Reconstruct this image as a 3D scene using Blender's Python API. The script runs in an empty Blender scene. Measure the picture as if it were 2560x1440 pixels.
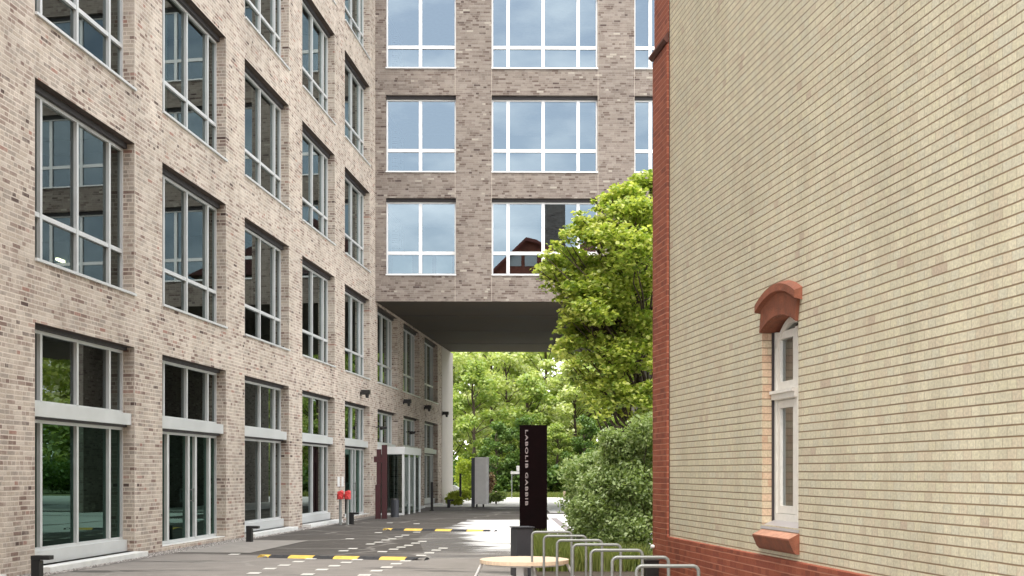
import bpy, bmesh, math, random
import numpy as np
from mathutils import Vector, Matrix
R = math.radians
random.seed(7)

# ------------------------------------------------------------------ camera
F = 3050.0          # focal length in pixels of the 2560 px wide photograph
HOR = 1181.0        # horizon row
EYE = 1.6
TH = R(5.43)        # camera yaw against the street axis (+y)
sc = bpy.context.scene
C = sc.collection
cd = bpy.data.cameras.new('camera')
cam = bpy.data.objects.new('camera', cd); C.objects.link(cam)
cam.location = (0, 0, EYE); cam.rotation_euler = (R(90), 0, TH)
cd.sensor_width = 36; cd.lens = 36 * F / 2560; cd.shift_y = (HOR - 720) / 2560
cd.clip_start = .1; cd.clip_end = 2000
sc.camera = cam

# ------------------------------------------------------------------ sky, sun, exposure
SUN_EL, SUN_AZ = R(60), R(190)      # azimuth clockwise from +y
w = bpy.data.worlds.new('World'); sc.world = w; w.use_nodes = True
nt = w.node_tree; nt.nodes.clear()
def N(nt, t, **k):
    n = nt.nodes.new(t)
    for a, b in k.items(): setattr(n, a, b)
    return n
sky = N(nt, 'ShaderNodeTexSky', sky_type='NISHITA', sun_disc=False, sun_elevation=SUN_EL, sun_rotation=SUN_AZ)
sky.air_density = 1.2; sky.dust_density = 2.5
tc = N(nt, 'ShaderNodeTexCoord'); mp = N(nt, 'ShaderNodeMapping'); mp.inputs['Scale'].default_value = (1, 1, 2.6)
mp.inputs['Location'].default_value = (1.3, 4.2, 1.1)
nz = N(nt, 'ShaderNodeTexNoise'); nz.inputs['Scale'].default_value = 7.5; nz.inputs['Detail'].default_value = 8; nz.inputs['Roughness'].default_value = .55
cr = N(nt, 'ShaderNodeValToRGB'); cr.color_ramp.elements[0].position = .40; cr.color_ramp.elements[0].color = (.30,)*3 + (1,)
cr.color_ramp.elements[1].position = .62; cr.color_ramp.elements[1].color = (1.,)*3 + (1,)
mx = N(nt, 'ShaderNodeMix', data_type='RGBA'); mx.inputs[7].default_value = (12.9, 12.8, 12.65, 1)
bg = N(nt, 'ShaderNodeBackground'); bg.inputs[1].default_value = .12
out = N(nt, 'ShaderNodeOutputWorld')
L = nt.links.new
L(tc.outputs['Generated'], mp.inputs[0]); L(mp.outputs[0], nz.inputs[0]); L(nz.outputs[0], cr.inputs[0]); L(cr.outputs[0], mx.inputs[0])
L(sky.outputs[0], mx.inputs[6]); L(mx.outputs[2], bg.inputs[0]); L(bg.outputs[0], out.inputs[0])
sd = bpy.data.lights.new('sun', 'SUN'); sd.energy = .95; sd.angle = R(18); sd.color = (1, .95, .87)
sun = bpy.data.objects.new('sun', sd); C.objects.link(sun)
sv = Vector((math.sin(SUN_AZ) * math.cos(SUN_EL), math.cos(SUN_AZ) * math.cos(SUN_EL), math.sin(SUN_EL)))
sun.rotation_euler = sv.to_track_quat('Z', 'Y').to_euler()
sc.view_settings.view_transform = 'Standard'; sc.view_settings.look = 'None'
sc.view_settings.exposure = 1.44; sc.view_settings.gamma = 1
sc.render.film_transparent = False
sc.cycles.max_bounces = 8; sc.cycles.transparent_max_bounces = 12

# ------------------------------------------------------------------ projection helpers (where things stand)
ct, st = math.cos(TH), math.sin(TH)
def cw(X, z):                       # camera-frame lateral X and depth z -> world x, y
    return (X * ct - z * st, X * st + z * ct)
def pz(px, z): return cw((px - 1280) * z / F, z)
def gp(px, py):
    z = EYE * F / (py - HOR); return pz(px, z)

# ------------------------------------------------------------------ materials
def new_mat(name):
    m = bpy.data.materials.new(name); m.use_nodes = True
    nt = m.node_tree; b = nt.nodes['Principled BSDF']; return m, nt, b
def math_n(nt, op, a, b=None, c=None):
    n = N(nt, 'ShaderNodeMath', operation=op)
    for i, v in enumerate((a, b, c)):
        if v is None: continue
        if isinstance(v, (int, float)): n.inputs[i].default_value = v
        else: nt.links.new(v, n.inputs[i])
    return n.outputs[0]
def mixc(nt, fac, a, b, bt='MIX'):
    n = N(nt, 'ShaderNodeMix', data_type='RGBA', blend_type=bt)
    for i, v in ((0, fac), (6, a), (7, b)):
        if isinstance(v, (int, float)): n.inputs[i].default_value = v
        elif isinstance(v, tuple): n.inputs[i].default_value = v if len(v) == 4 else v + (1,)
        else: nt.links.new(v, n.inputs[i])
    return n.outputs[2]
def noise(nt, vec, scale, detail=3, rough=.5):
    n = N(nt, 'ShaderNodeTexNoise'); n.inputs['Scale'].default_value = scale; n.inputs['Detail'].default_value = detail; n.inputs['Roughness'].default_value = rough
    if vec is not None: nt.links.new(vec, n.inputs['Vector'])
    return n.outputs['Fac']
def ramp(nt, fac, stops, interp='LINEAR'):
    n = N(nt, 'ShaderNodeValToRGB'); r = n.color_ramp; r.interpolation = interp
    while len(r.elements) < len(stops): r.elements.new(.5)
    for e, (p, c) in zip(r.elements, stops):
        e.position = p; e.color = (c if isinstance(c, tuple) else (c,)*3) + (1,)
    nt.links.new(fac, n.inputs[0]); return n.outputs[0]
def maprange(nt, v, a, b, c=0., d=1.):
    n = N(nt, 'ShaderNodeMapRange'); nt.links.new(v, n.inputs[0])
    for i, x in enumerate((a, b, c, d)): n.inputs[i + 1].default_value = x
    return n.outputs[0]
def bump(nt, b, h, strength=.3, dist=.01):
    n = N(nt, 'ShaderNodeBump'); n.inputs['Strength'].default_value = strength; n.inputs['Distance'].default_value = dist
    nt.links.new(h, n.inputs['Height']); nt.links.new(n.outputs[0], b.inputs['Normal'])

def mat(name, col, rough=.6, metal=0., var=.12, scale=6., bmp=0., spec=.5, stretch=None):
    m, nt, b = new_mat(name)
    t = N(nt, 'ShaderNodeTexCoord'); v = t.outputs['Object']
    if stretch:
        mpn = N(nt, 'ShaderNodeMapping'); mpn.inputs['Scale'].default_value = stretch; nt.links.new(v, mpn.inputs[0]); v = mpn.outputs[0]
    f = noise(nt, v, scale, 5, .6)
    lo = tuple(c * (1 - var) for c in col); hi = tuple(min(1, c * (1 + var)) for c in col)
    nt.links.new(ramp(nt, f, [(.3, lo), (.7, hi)]), b.inputs['Base Color'])
    nt.links.new(maprange(nt, f, .3, .7, max(0, rough - .08), min(1, rough + .08)), b.inputs['Roughness'])
    b.inputs['Metallic'].default_value = metal; b.inputs['Specular IOR Level'].default_value = spec
    if bmp: bump(nt, b, noise(nt, v, scale * 6, 4, .6), bmp, .02)
    return m

def brick_mat(name, bw, bh, mh, mv, split, stops, mortar, vmort=1., wild=True, patch=.35, rough=.85, bmp=.5, patch_col=None, joint=None, spec=.3, stain=None):
    m, nt, b = new_mat(name)
    uv = N(nt, 'ShaderNodeUVMap'); sx = N(nt, 'ShaderNodeSeparateXYZ'); nt.links.new(uv.outputs[0], sx.inputs[0])
    u, v = sx.outputs[0], sx.outputs[1]
    wob = N(nt, 'ShaderNodeTexNoise'); wob.inputs['Scale'].default_value = 3.; nt.links.new(uv.outputs[0], wob.inputs[0])
    vv = math_n(nt, 'ADD', v, math_n(nt, 'MULTIPLY', math_n(nt, 'SUBTRACT', wob.outputs[0], .5), .006))
    row_f = math_n(nt, 'DIVIDE', vv, bh); row = math_n(nt, 'FLOOR', row_f); fv = math_n(nt, 'FRACT', row_f)
    wn = N(nt, 'ShaderNodeTexWhiteNoise', noise_dimensions='1D'); nt.links.new(row, wn.inputs['W'])
    if wild: sh = wn.outputs[0]
    else: sh = math_n(nt, 'MULTIPLY', math_n(nt, 'MODULO', row, 2.), .25)
    us = math_n(nt, 'ADD', math_n(nt, 'DIVIDE', u, bw), sh)
    col = math_n(nt, 'FLOOR', us); fu = math_n(nt, 'FRACT', us)
    def wn2(a, bb, off):
        cx = N(nt, 'ShaderNodeCombineXYZ'); nt.links.new(a, cx.inputs[0]); nt.links.new(bb, cx.inputs[1]); cx.inputs[2].default_value = off
        n = N(nt, 'ShaderNodeTexWhiteNoise', noise_dimensions='3D'); nt.links.new(cx.outputs[0], n.inputs['Vector']); return n.outputs['Value']
    s = math_n(nt, 'ADD', math_n(nt, 'GREATER_THAN', wn2(col, row, 3.3), 1 - split), 1.)
    fs = math_n(nt, 'MULTIPLY', fu, s); half = math_n(nt, 'FLOOR', fs); fu2 = math_n(nt, 'FRACT', fs)
    idc = math_n(nt, 'ADD', col, math_n(nt, 'MULTIPLY', half, .37))
    du = math_n(nt, 'MULTIPLY', math_n(nt, 'MINIMUM', fu2, math_n(nt, 'SUBTRACT', 1., fu2)), math_n(nt, 'DIVIDE', bw, s))
    dv = math_n(nt, 'MULTIPLY', math_n(nt, 'MINIMUM', fv, math_n(nt, 'SUBTRACT', 1., fv)), bh)
    mu = math_n(nt, 'MULTIPLY', maprange(nt, du, mv * .5 - .002, mv * .5 + .003, 1, 0), vmort)
    mv_ = maprange(nt, dv, mh * .5 - .002, mh * .5 + .003, 1, 0)
    mask = math_n(nt, 'MAXIMUM', mu, mv_)
    base = ramp(nt, wn2(idc, row, 1.7), stops, 'CONSTANT')
    fine = noise(nt, uv.outputs[0], 40, 4, .6)
    base = mixc(nt, .5, base, ramp(nt, fine, [(.3, .55), (.7, 1.25)]), 'MULTIPLY')
    big = noise(nt, uv.outputs[0], .35, 4, .6)
    if patch_col:
        mid = noise(nt, uv.outputs[0], 2.2, 5, .65)
        base = mixc(nt, math_n(nt, 'MULTIPLY', maprange(nt, mid, .48, .66), patch), base, patch_col)
    mort = mixc(nt, .6, mortar, ramp(nt, noise(nt, uv.outputs[0], 1.1, 5, .7), [(.3, .7), (.7, 1.35)]), 'MULTIPLY')
    c = mixc(nt, mask, base, mort)
    c = mixc(nt, .6, c, ramp(nt, big, [(.3, .82), (.7, 1.12)]), 'MULTIPLY')
    if stain:
        mps = N(nt, 'ShaderNodeMapping'); mps.inputs['Scale'].default_value = (1.6, .25, 1); nt.links.new(uv.outputs[0], mps.inputs[0])
        st_ = noise(nt, mps.outputs[0], 1.3, 6, .7)
        c = mixc(nt, math_n(nt, 'MULTIPLY', maprange(nt, st_, .45, .75), stain), c, (.62, .6, .55), 'MULTIPLY')
    if joint:                                            # vertical movement joints at the window edges
        p, o1, o2 = joint
        q = math_n(nt, 'MULTIPLY', math_n(nt, 'FRACT', math_n(nt, 'DIVIDE', u, p)), p)
        j = math_n(nt, 'LESS_THAN', math_n(nt, 'MINIMUM', math_n(nt, 'ABSOLUTE', math_n(nt, 'SUBTRACT', q, o1)), math_n(nt, 'ABSOLUTE', math_n(nt, 'SUBTRACT', q, o2))), .008)
        c = mixc(nt, math_n(nt, 'MULTIPLY', j, .75), c, (.52, .46, .4))
    nt.links.new(c, b.inputs['Base Color'])
    b.inputs['Roughness'].default_value = rough; b.inputs['Specular IOR Level'].default_value = spec
    h = math_n(nt, 'ADD', math_n(nt, 'SUBTRACT', 1., mask), math_n(nt, 'MULTIPLY', fine, .35))
    bump(nt, b, h, bmp, .008)
    return m

BEIGE = [(0, (.49, .41, .335)), (.22, (.42, .345, .285)), (.42, (.37, .315, .265)), (.58, (.56, .485, .41)), (.72, (.33, .25, .205)), (.86, (.24, .165, .135)), (.95, (.115, .078, .066)), (.978, (.36, .21, .165))]
M = {}
M['brick_west'] = brick_mat('multicoloured_brick', .25, .0775, .019, .014, .35, BEIGE, (.60, .525, .445), wild=True, patch=.7, patch_col=(.57, .495, .42), joint=(5.31, 2.59, 1.20), stain=.45)
M['brick_bridge'] = brick_mat('brown_brick', .25, .0775, .011, .010, .3,
    [(0, (.25, .21, .18)), (.25, (.22, .18, .155)), (.5, (.185, .15, .13)), (.68, (.28, .24, .21)), (.83, (.13, .095, .08)), (.95, (.08, .055, .05)), (.975, (.38, .34, .29))], (.26, .232, .20), wild=True, patch=.4, patch_col=(.28, .24, .205), joint=(5.32, 4.33, 2.97))
M['brick_yellow'] = brick_mat('glazed_yellow_brick', .255, .0845, .0125, .007, .86,
    [(0, (.68, .63, .465)), (.2, (.64, .595, .44)), (.4, (.71, .655, .485)), (.55, (.655, .62, .475)), (.7, (.69, .64, .46)), (.85, (.67, .595, .44)), (.95, (.62, .545, .405)), (.99, (.56, .46, .35))], (.25, .175, .10), vmort=.5, wild=False, patch=.3, patch_col=(.56, .48, .35), rough=.42, bmp=.35, spec=.5, stain=.45)
M['brick_peach'] = brick_mat('peach_jamb_brick', .255, .0845, .0105, .006, .9,
    [(0, (.62, .46, .32)), (.5, (.60, .50, .35)), (.8, (.55, .38, .26))], (.26, .18, .11), vmort=.3, wild=False, patch=0, rough=.5, bmp=.3)
M['brick_red'] = brick_mat('red_brick', .255, .0845, .012, .008, .6,
    [(0, (.30, .083, .046)), (.4, (.255, .068, .04)), (.7, (.33, .098, .055)), (.9, (.215, .06, .037))], (.40, .17, .11), vmort=.2, wild=False, patch=0, rough=.6, bmp=.35, stain=.5)
M['terracotta'] = mat('terracotta', (.23, .078, .042), .75, var=.32, scale=7, bmp=.35)
M['terracotta_light'] = mat('weathered_terracotta', (.46, .24, .16), .75, var=.3, scale=8, bmp=.3)
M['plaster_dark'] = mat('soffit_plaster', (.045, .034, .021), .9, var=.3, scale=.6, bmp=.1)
M['plaster_pale'] = mat('pale_render', (.46, .42, .375), .9, var=.07, scale=.8)
M['alu'] = mat('window_frame_grey', (.58, .59, .58), .4, .15, var=.05, scale=3)
M['alu_white'] = mat('window_frame_white', (.80, .80, .80), .4, var=.03, scale=3)
M['alu_dark'] = mat('dark_slot_and_head_shade', (.035, .03, .032), .6, var=.1)
M['wood_white'] = mat('white_painted_wood', (.74, .72, .66), .45, var=.06, scale=14)
M['zinc'] = mat('zinc_flashing', (.42, .40, .40), .45, .3, var=.1)
M['stone'] = mat('pale_sill_stone', (.66, .66, .63), .7, var=.1, scale=5, bmp=.15)
M['floorslab'] = mat('interior_ceiling', (.34, .34, .32), .8)
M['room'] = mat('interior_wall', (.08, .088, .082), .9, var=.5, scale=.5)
M['blind'] = mat('window_blind', (.62, .64, .62), .8, var=.05)
M['curtain'] = mat('curtain', (.66, .68, .70), .8, var=.12, scale=3, stretch=(12, 12, .2))
M['asphalt_black'] = mat('black_rubber', (.03, .03, .032), .75, var=.2, scale=20, bmp=.2)
M['yellow'] = mat('yellow_rubber', (.78, .52, .10), .6, var=.15, scale=9)
M['blackmetal'] = mat('black_metal', (.018, .017, .017), .5, .2, var=.2)
M['anthracite'] = mat('anthracite_metal', (.045, .047, .055), .5, .2, var=.12)
M['corten'] = mat('dark_red_brown_metal', (.0045, .0012, .0014), .8, 0, var=.5, scale=2, spec=.08)
M['darkred'] = mat('dark_red_metal', (.045, .007, .009), .6, 0, var=.2)
M['red'] = mat('red_paint', (.55, .05, .05), .35, var=.15)
M['steel'] = mat('galvanised_steel', (.27, .28, .265), .5, .5, var=.12, scale=14)
M['white'] = mat('white_paint', (.75, .74, .72), .5, var=.08)
M['wood'] = mat('pale_wood', (.74, .58, .42), .6, var=.14, scale=5, stretch=(1, 9, 1))
M['letter'] = mat('silver_letters', (.30, .25, .25), .6, 0, var=.05)
M['bark'] = mat('bark', (.07, .05, .035), .9, var=.35, scale=8, bmp=.6, stretch=(1, 1, .25))
M['soil'] = mat('soil', (.06, .045, .03), .95, var=.35, scale=6, bmp=.6)
M['stonechips'] = mat('gravel_stone', (.30, .28, .26), .85, var=.45, scale=9)
M['roof'] = mat('red_roof_tiles', (.23, .07, .05), .8, var=.25, scale=2)
M['carpaint'] = mat('white_car_paint', (.75, .76, .76), .25, var=.02)
M['tyre'] = mat('tyre_rubber', (.02, .02, .02), .8)

def glass_mat(name, refl, tint, gcol=(.86, .93, .98)):
    m = bpy.data.materials.new(name); m.use_nodes = True; nt = m.node_tree; nt.nodes.clear()
    o = N(nt, 'ShaderNodeOutputMaterial'); g = N(nt, 'ShaderNodeBsdfGlossy'); g.inputs['Color'].default_value = gcol + (1,); g.inputs['Roughness'].default_value = 0.0
    t = N(nt, 'ShaderNodeBsdfTransparent'); t.inputs[0].default_value = tint + (1,)
    fr = N(nt, 'ShaderNodeFresnel'); fr.inputs[0].default_value = 1.5
    f = math_n(nt, 'MINIMUM', math_n(nt, 'ADD', fr.outputs[0], refl), .9)
    tcn = N(nt, 'ShaderNodeTexCoord')
    bn = N(nt, 'ShaderNodeBump'); bn.inputs['Strength'].default_value = .004; bn.inputs['Distance'].default_value = .01
    nt.links.new(noise(nt, tcn.outputs['Object'], .9, 1), bn.inputs['Height']); nt.links.new(bn.outputs[0], g.inputs['Normal'])
    s = N(nt, 'ShaderNodeMixShader'); nt.links.new(f, s.inputs[0]); nt.links.new(t.outputs[0], s.inputs[1]); nt.links.new(g.outputs[0], s.inputs[2]); nt.links.new(s.outputs[0], o.inputs[0])
    return m
M['glass'] = glass_mat('coated_glass', .07, (.20, .25, .22), (.8, .9, .88))
M['glass_green'] = glass_mat('green_shop_glass', .05, (.12, .26, .2), (.38, .62, .53))
M['glass_bridge'] = glass_mat('sky_reflecting_glass', .165, (.30, .36, .38), (.72, .88, 1.))
M['glass_old'] = glass_mat('old_window_glass', .12, (.62, .65, .62))

def leaf_mat(name, cols, trans=.35):
    m = bpy.data.materials.new(name); m.use_nodes = True; nt = m.node_tree; nt.nodes.clear()
    o = N(nt, 'ShaderNodeOutputMaterial'); g = N(nt, 'ShaderNodeNewGeometry')
    t = N(nt, 'ShaderNodeTexCoord')
    f = math_n(nt, 'ADD', math_n(nt, 'MULTIPLY', g.outputs['Random Per Island'], .6), math_n(nt, 'MULTIPLY', noise(nt, t.outputs['Object'], .8, 3), .55))
    c = ramp(nt, f, [(.15 + .7 * i / (len(cols) - 1), cc) for i, cc in enumerate(cols)])
    d = N(nt, 'ShaderNodeBsdfDiffuse'); tr = N(nt, 'ShaderNodeBsdfTranslucent'); gl = N(nt, 'ShaderNodeBsdfGlossy'); gl.inputs['Roughness'].default_value = .45
    gl.inputs['Color'].default_value = (.6, .65, .6, 1)
    nt.links.new(c, d.inputs[0]); nt.links.new(mixc(nt, 1., c, (1.15, 1.2, .55), 'MULTIPLY'), tr.inputs[0])
    s = N(nt, 'ShaderNodeMixShader'); s.inputs[0].default_value = trans; nt.links.new(d.outputs[0], s.inputs[1]); nt.links.new(tr.outputs[0], s.inputs[2])
    s2 = N(nt, 'ShaderNodeMixShader'); s2.inputs[0].default_value = .05; nt.links.new(s.outputs[0], s2.inputs[1]); nt.links.new(gl.outputs[0], s2.inputs[2])
    nt.links.new(s2.outputs[0], o.inputs[0]); return m
M['leaf_maple'] = leaf_mat('maple_leaf', [(.10, .17, .03), (.26, .36, .07), (.47, .54, .13), (.68, .70, .25)], .5)
M['leaf_shrub'] = leaf_mat('shrub_leaf', [(.14, .21, .07), (.25, .34, .12), (.37, .47, .20), (.50, .58, .32)], .4)
M['leaf_wood_a'] = leaf_mat('woodland_leaf_pale', [(.32, .40, .15), (.46, .54, .23), (.60, .65, .33), (.72, .73, .44)], .5)
M['leaf_wood_b'] = leaf_mat('woodland_leaf_mid', [(.16, .25, .06), (.27, .37, .10), (.38, .47, .14), (.50, .55, .2)], .45)
M['leaf_wood_c'] = leaf_mat('woodland_leaf_dark', [(.04, .08, .02), (.08, .15, .035), (.13, .22, .05), (.2, .29, .08)], .35)
M['leaf_lime'] = leaf_mat('lime_leaf', [(.26, .34, .03), (.38, .46, .06), (.5, .55, .1)], .4)
M['grass'] = leaf_mat('grass_blade', [(.10, .14, .03), (.17, .22, .05), (.26, .28, .08)], .3)

# ------------------------------------------------------------------ object helpers
def link(o, parent=None):
    C.objects.link(o)
    if parent is not None: o.parent = parent
    return o
def mkobj(name, me, mats, parent=None, loc=None):
    o = bpy.data.objects.new(name, me)
    for m in (mats if isinstance(mats, (list, tuple)) else [mats]):
        if m.name not in [x.name for x in me.materials if x]: me.materials.append(m)
    if loc: o.location = loc
    return link(o, parent)
def thing(name, label, cat, loc=(0, 0, 0), rz=0, group=None):
    o = bpy.data.objects.new(name, None); C.objects.link(o); o.location = loc; o.rotation_euler = (0, 0, rz)
    o.empty_display_size = .2
    return tag(o, label, cat, group)
def tag(o, label, cat, group=None, kind=None):
    if label: o['label'] = label
    if cat: o['category'] = cat
    if group: o['group'] = group
    if kind: o['kind'] = kind
    return o
def struct(o): o['kind'] = 'structure'; return o
def copy_tree(o, parent=None):
    c = o.copy(); C.objects.link(c); c.parent = parent
    for ch in o.children: copy_tree(ch, c)
    return c

class MB:
    """collects faces with metre-true uvs"""
    def __init__(s): s.v = []; s.f = []; s.uv = []; s.mi = []
    def quad(s, pts, uvs=None, mi=0):
        i = len(s.v); s.v += [tuple(p) for p in pts]; s.f.append(tuple(range(i, i + len(pts))))
        if uvs is None:
            a, b, c = Vector(pts[0]), Vector(pts[1]), Vector(pts[2]); n = (b - a).cross(c - b)
            if abs(n.z) > max(abs(n.x), abs(n.y)): uvs = [(p[0], p[1]) for p in pts]
            elif abs(n.y) >= abs(n.x): uvs = [(p[0], p[2]) for p in pts]
            else: uvs = [(p[1], p[2]) for p in pts]
        s.uv.append(uvs); s.mi.append(mi)
    def box(s, x0, y0, z0, x1, y1, z1, mi=0, skip=''):
        P = lambda x, y, z: (x, y, z)
        if '-y' not in skip: s.quad([P(x0, y0, z0), P(x1, y0, z0), P(x1, y0, z1), P(x0, y0, z1)], mi=mi)
        if '+y' not in skip: s.quad([P(x1, y1, z0), P(x0, y1, z0), P(x0, y1, z1), P(x1, y1, z1)], mi=mi)
        if '-x' not in skip: s.quad([P(x0, y1, z0), P(x0, y0, z0), P(x0, y0, z1), P(x0, y1, z1)], mi=mi)
        if '+x' not in skip: s.quad([P(x1, y0, z0), P(x1, y1, z0), P(x1, y1, z1), P(x1, y0, z1)], mi=mi)
        if '+z' not in skip: s.quad([P(x0, y0, z1), P(x1, y0, z1), P(x1, y1, z1), P(x0, y1, z1)], mi=mi)
        if '-z' not in skip: s.quad([P(x0, y1, z0), P(x1, y1, z0), P(x1, y0, z0), P(x0, y0, z0)], mi=mi)
        return s
    def cyl(s, p0, p1, r0, r1=None, n=12, mi=0, cap=True):
        r1 = r0 if r1 is None else r1
        p0, p1 = Vector(p0), Vector(p1); d = (p1 - p0).normalized()
        a = d.orthogonal().normalized(); b = d.cross(a)
        c0 = [p0 + (a * math.cos(2 * math.pi * i / n) + b * math.sin(2 * math.pi * i / n)) * r0 for i in range(n)]
        c1 = [p1 + (a * math.cos(2 * math.pi * i / n) + b * math.sin(2 * math.pi * i / n)) * r1 for i in range(n)]
        for i in range(n):
            j = (i + 1) % n; s.quad([c0[i], c0[j], c1[j], c1[i]], mi=mi)
        if cap: s.quad(c0[::-1], mi=mi); s.quad(c1, mi=mi)
        return s
    def prism(s, prof, y0, y1, mi=0):           # profile in x,z extruded along y
        s.quad([(x, y0, z) for x, z in prof], mi=mi); s.quad([(x, y1, z) for x, z in prof[::-1]], mi=mi)
        n = len(prof)
        for i in range(n):
            a, b = prof[i], prof[(i + 1) % n]
            s.quad([(b[0], y0, b[1]), (a[0], y0, a[1]), (a[0], y1, a[1]), (b[0], y1, b[1])], mi=mi)
        return s
    def mesh(s, name, weld=True, smooth=False, bevel=0):
        me = bpy.data.meshes.new(name); me.from_pydata(s.v, [], s.f); me.update()
        ul = me.uv_layers.new(name='UVMap'); k = 0; arr = []
        for uv in s.uv:
            for a in uv: arr += [a[0], a[1]]
        ul.data.foreach_set('uv', arr)
        me.polygons.foreach_set('material_index', s.mi)
        if weld or bevel or smooth:
            bm = bmesh.new(); bm.from_mesh(me); bmesh.ops.remove_doubles(bm, verts=bm.verts, dist=1e-5)
            if bevel:
                es = [e for e in bm.edges if len(e.link_faces) == 2 and e.calc_face_angle(0) > .6]
                bmesh.ops.bevel(bm, geom=es, offset=bevel, segments=2, affect='EDGES', profile=.7)
            bm.to_mesh(me); bm.free()
        if smooth:
            me.polygons.foreach_set('use_smooth', [True] * len(me.polygons)); me.set_sharp_from_angle(angle=R(40))
        return me
    def build(s, name, mats, parent=None, loc=None, **k): return mkobj(name, s.mesh(name, **k), mats, parent, loc)

def facade(mb, u0, u1, v0, v1, ops, depth, mi=0, rmi=None, y=0., hmi=None):
    """brick skin in the local x/z plane (outside towards -y) with openings and their reveals"""
    us = sorted({u0, u1, *[o[0] for o in ops], *[o[1] for o in ops]}); vs = sorted({v0, v1, *[o[2] for o in ops], *[o[3] for o in ops]})
    us = [a for a in us if u0 <= a <= u1]; vs = [a for a in vs if v0 <= a <= v1]
    for i in range(len(us) - 1):
        for j in range(len(vs) - 1):
            cu, cv = (us[i] + us[i + 1]) / 2, (vs[j] + vs[j + 1]) / 2
            if any(o[0] < cu < o[1] and o[2] < cv < o[3] for o in ops): continue
            mb.quad([(us[i], y, vs[j]), (us[i + 1], y, vs[j]), (us[i + 1], y, vs[j + 1]), (us[i], y, vs[j + 1])], mi=mi)
    r = mi if rmi is None else rmi; d = depth
    for a, b, c, e in ops:
        mb.quad([(a, y, c), (a, y, e), (a, y + d, e), (a, y + d, c)], [(a, c), (a, e), (a + d, e), (a + d, c)], r)
        mb.quad([(b, y, e), (b, y, c), (b, y + d, c), (b, y + d, e)], [(b, e), (b, c), (b + d, c), (b + d, e)], r)
        mb.quad([(a, y, e), (b, y, e), (b, y + d, e), (a, y + d, e)], [(a, e), (b, e), (b, e + d), (a, e + d)], r if hmi is None else hmi)
        mb.quad([(b, y, c), (a, y, c), (a, y + d, c), (b, y + d, c)], [(b, c), (a, c), (a, c + d), (b, c + d)], r)

_panes = {}
def window(parent, x, z, wd, ht, mull, trans, rec, fm, gm, head=.10, sill=True, bar=.075, sillm=None, y=0.):
    """frame mesh with a pane and a sill; origin at the lower left corner of the opening"""
    key = (wd, ht, tuple(mull), tuple(trans), rec, fm.name, gm.name, head, sill, bar)
    if key not in _panes:
        f = MB(); fw = .055; h = ht - head; d0, d1 = rec - .045, rec + .03
        xs = [0] + list(mull) + [wd]
        f.box(0, d0, 0, fw, d1, h); f.box(wd - fw, d0, 0, wd, d1, h)
        f.box(fw, d0, 0, wd - fw, d1, fw); f.box(fw, d0, h - fw, wd - fw, d1, h)
        for m_ in mull: f.box(m_ - bar / 2, d0 - .015, fw, m_ + bar / 2, d1, h - fw)
        edges = [fw] + [m_ for m_ in mull] + [wd - fw]
        for i in range(len(edges) - 1):
            a = edges[i] + (bar / 2 if i else 0); b = edges[i + 1] - (bar / 2 if i < len(edges) - 2 else 0)
            for t in trans: f.box(a, d0 - .005, t - bar / 2, b, d1, t + bar / 2)
        if head: f.box(0, rec - .12, h, wd, rec + .03, ht, mi=1)  # blind slot, also painting the shadow line under the bridge window heads
        p = MB(); p.quad([(fw * .5, rec, fw * .5), (wd - fw * .5, rec, fw * .5), (wd - fw * .5, rec, h - fw * .5), (fw * .5, rec, h - fw * .5)])
        s = MB().box(-.01, -.045, -.045, wd + .01, rec - .045, 0.0)
        _panes[key] = (f.mesh('window', weld=False), p.mesh('pane', weld=False), s.mesh('sill', weld=False))
    a, b, c = _panes[key]
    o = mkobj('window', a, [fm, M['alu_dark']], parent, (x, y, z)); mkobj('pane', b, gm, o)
    if sill: mkobj('sill', c, sillm or fm, o)
    return o

# ------------------------------------------------------------------ ground
gm, gnt, gb = new_mat('ground_asphalt')
t = N(gnt, 'ShaderNodeTexCoord'); sx = N(gnt, 'ShaderNodeSeparateXYZ'); gnt.links.new(t.outputs['Object'], sx.inputs[0])
ns = N(gnt, 'ShaderNodeMapping'); ns.inputs['Scale'].default_value = (.25, .9, 1); gnt.links.new(t.outputs['Object'], ns.inputs[0])
wet = noise(gnt, ns.outputs[0], .9, 6, .6); fine = noise(gnt, t.outputs['Object'], 60, 4, .7); mid = noise(gnt, t.outputs['Object'], 1.3, 5, .6)
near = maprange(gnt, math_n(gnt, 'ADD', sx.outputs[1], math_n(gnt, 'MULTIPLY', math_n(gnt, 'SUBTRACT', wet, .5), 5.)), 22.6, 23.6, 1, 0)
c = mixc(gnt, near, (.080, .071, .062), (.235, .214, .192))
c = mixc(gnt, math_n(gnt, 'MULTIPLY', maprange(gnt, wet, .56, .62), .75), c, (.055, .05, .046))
c = mixc(gnt, .5, c, ramp(gnt, mid, [(.3, .75), (.7, 1.25)]), 'MULTIPLY')
c = mixc(gnt, .55, c, ramp(gnt, fine, [(.3, .6), (.7, 1.3)]), 'MULTIPLY')
vo = N(gnt, 'ShaderNodeTexVoronoi', feature='DISTANCE_TO_EDGE'); vo.inputs['Scale'].default_value = .28
wv = N(gnt, 'ShaderNodeVectorMath', operation='ADD'); wn_ = N(gnt, 'ShaderNodeTexNoise'); wn_.inputs['Scale'].default_value = .8; wn_.inputs['Detail'].default_value = 6
gnt.links.new(t.outputs['Object'], wn_.inputs[0]); gnt.links.new(t.outputs['Object'], wv.inputs[0]); gnt.links.new(wn_.outputs['Color'], wv.inputs[1]); gnt.links.new(wv.outputs[0], vo.inputs['Vector'])
c = mixc(gnt, math_n(gnt, 'MULTIPLY', maprange(gnt, vo.outputs['Distance'], .006, .018, 1, 0), .5), c, (.30, .28, .25))
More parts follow.
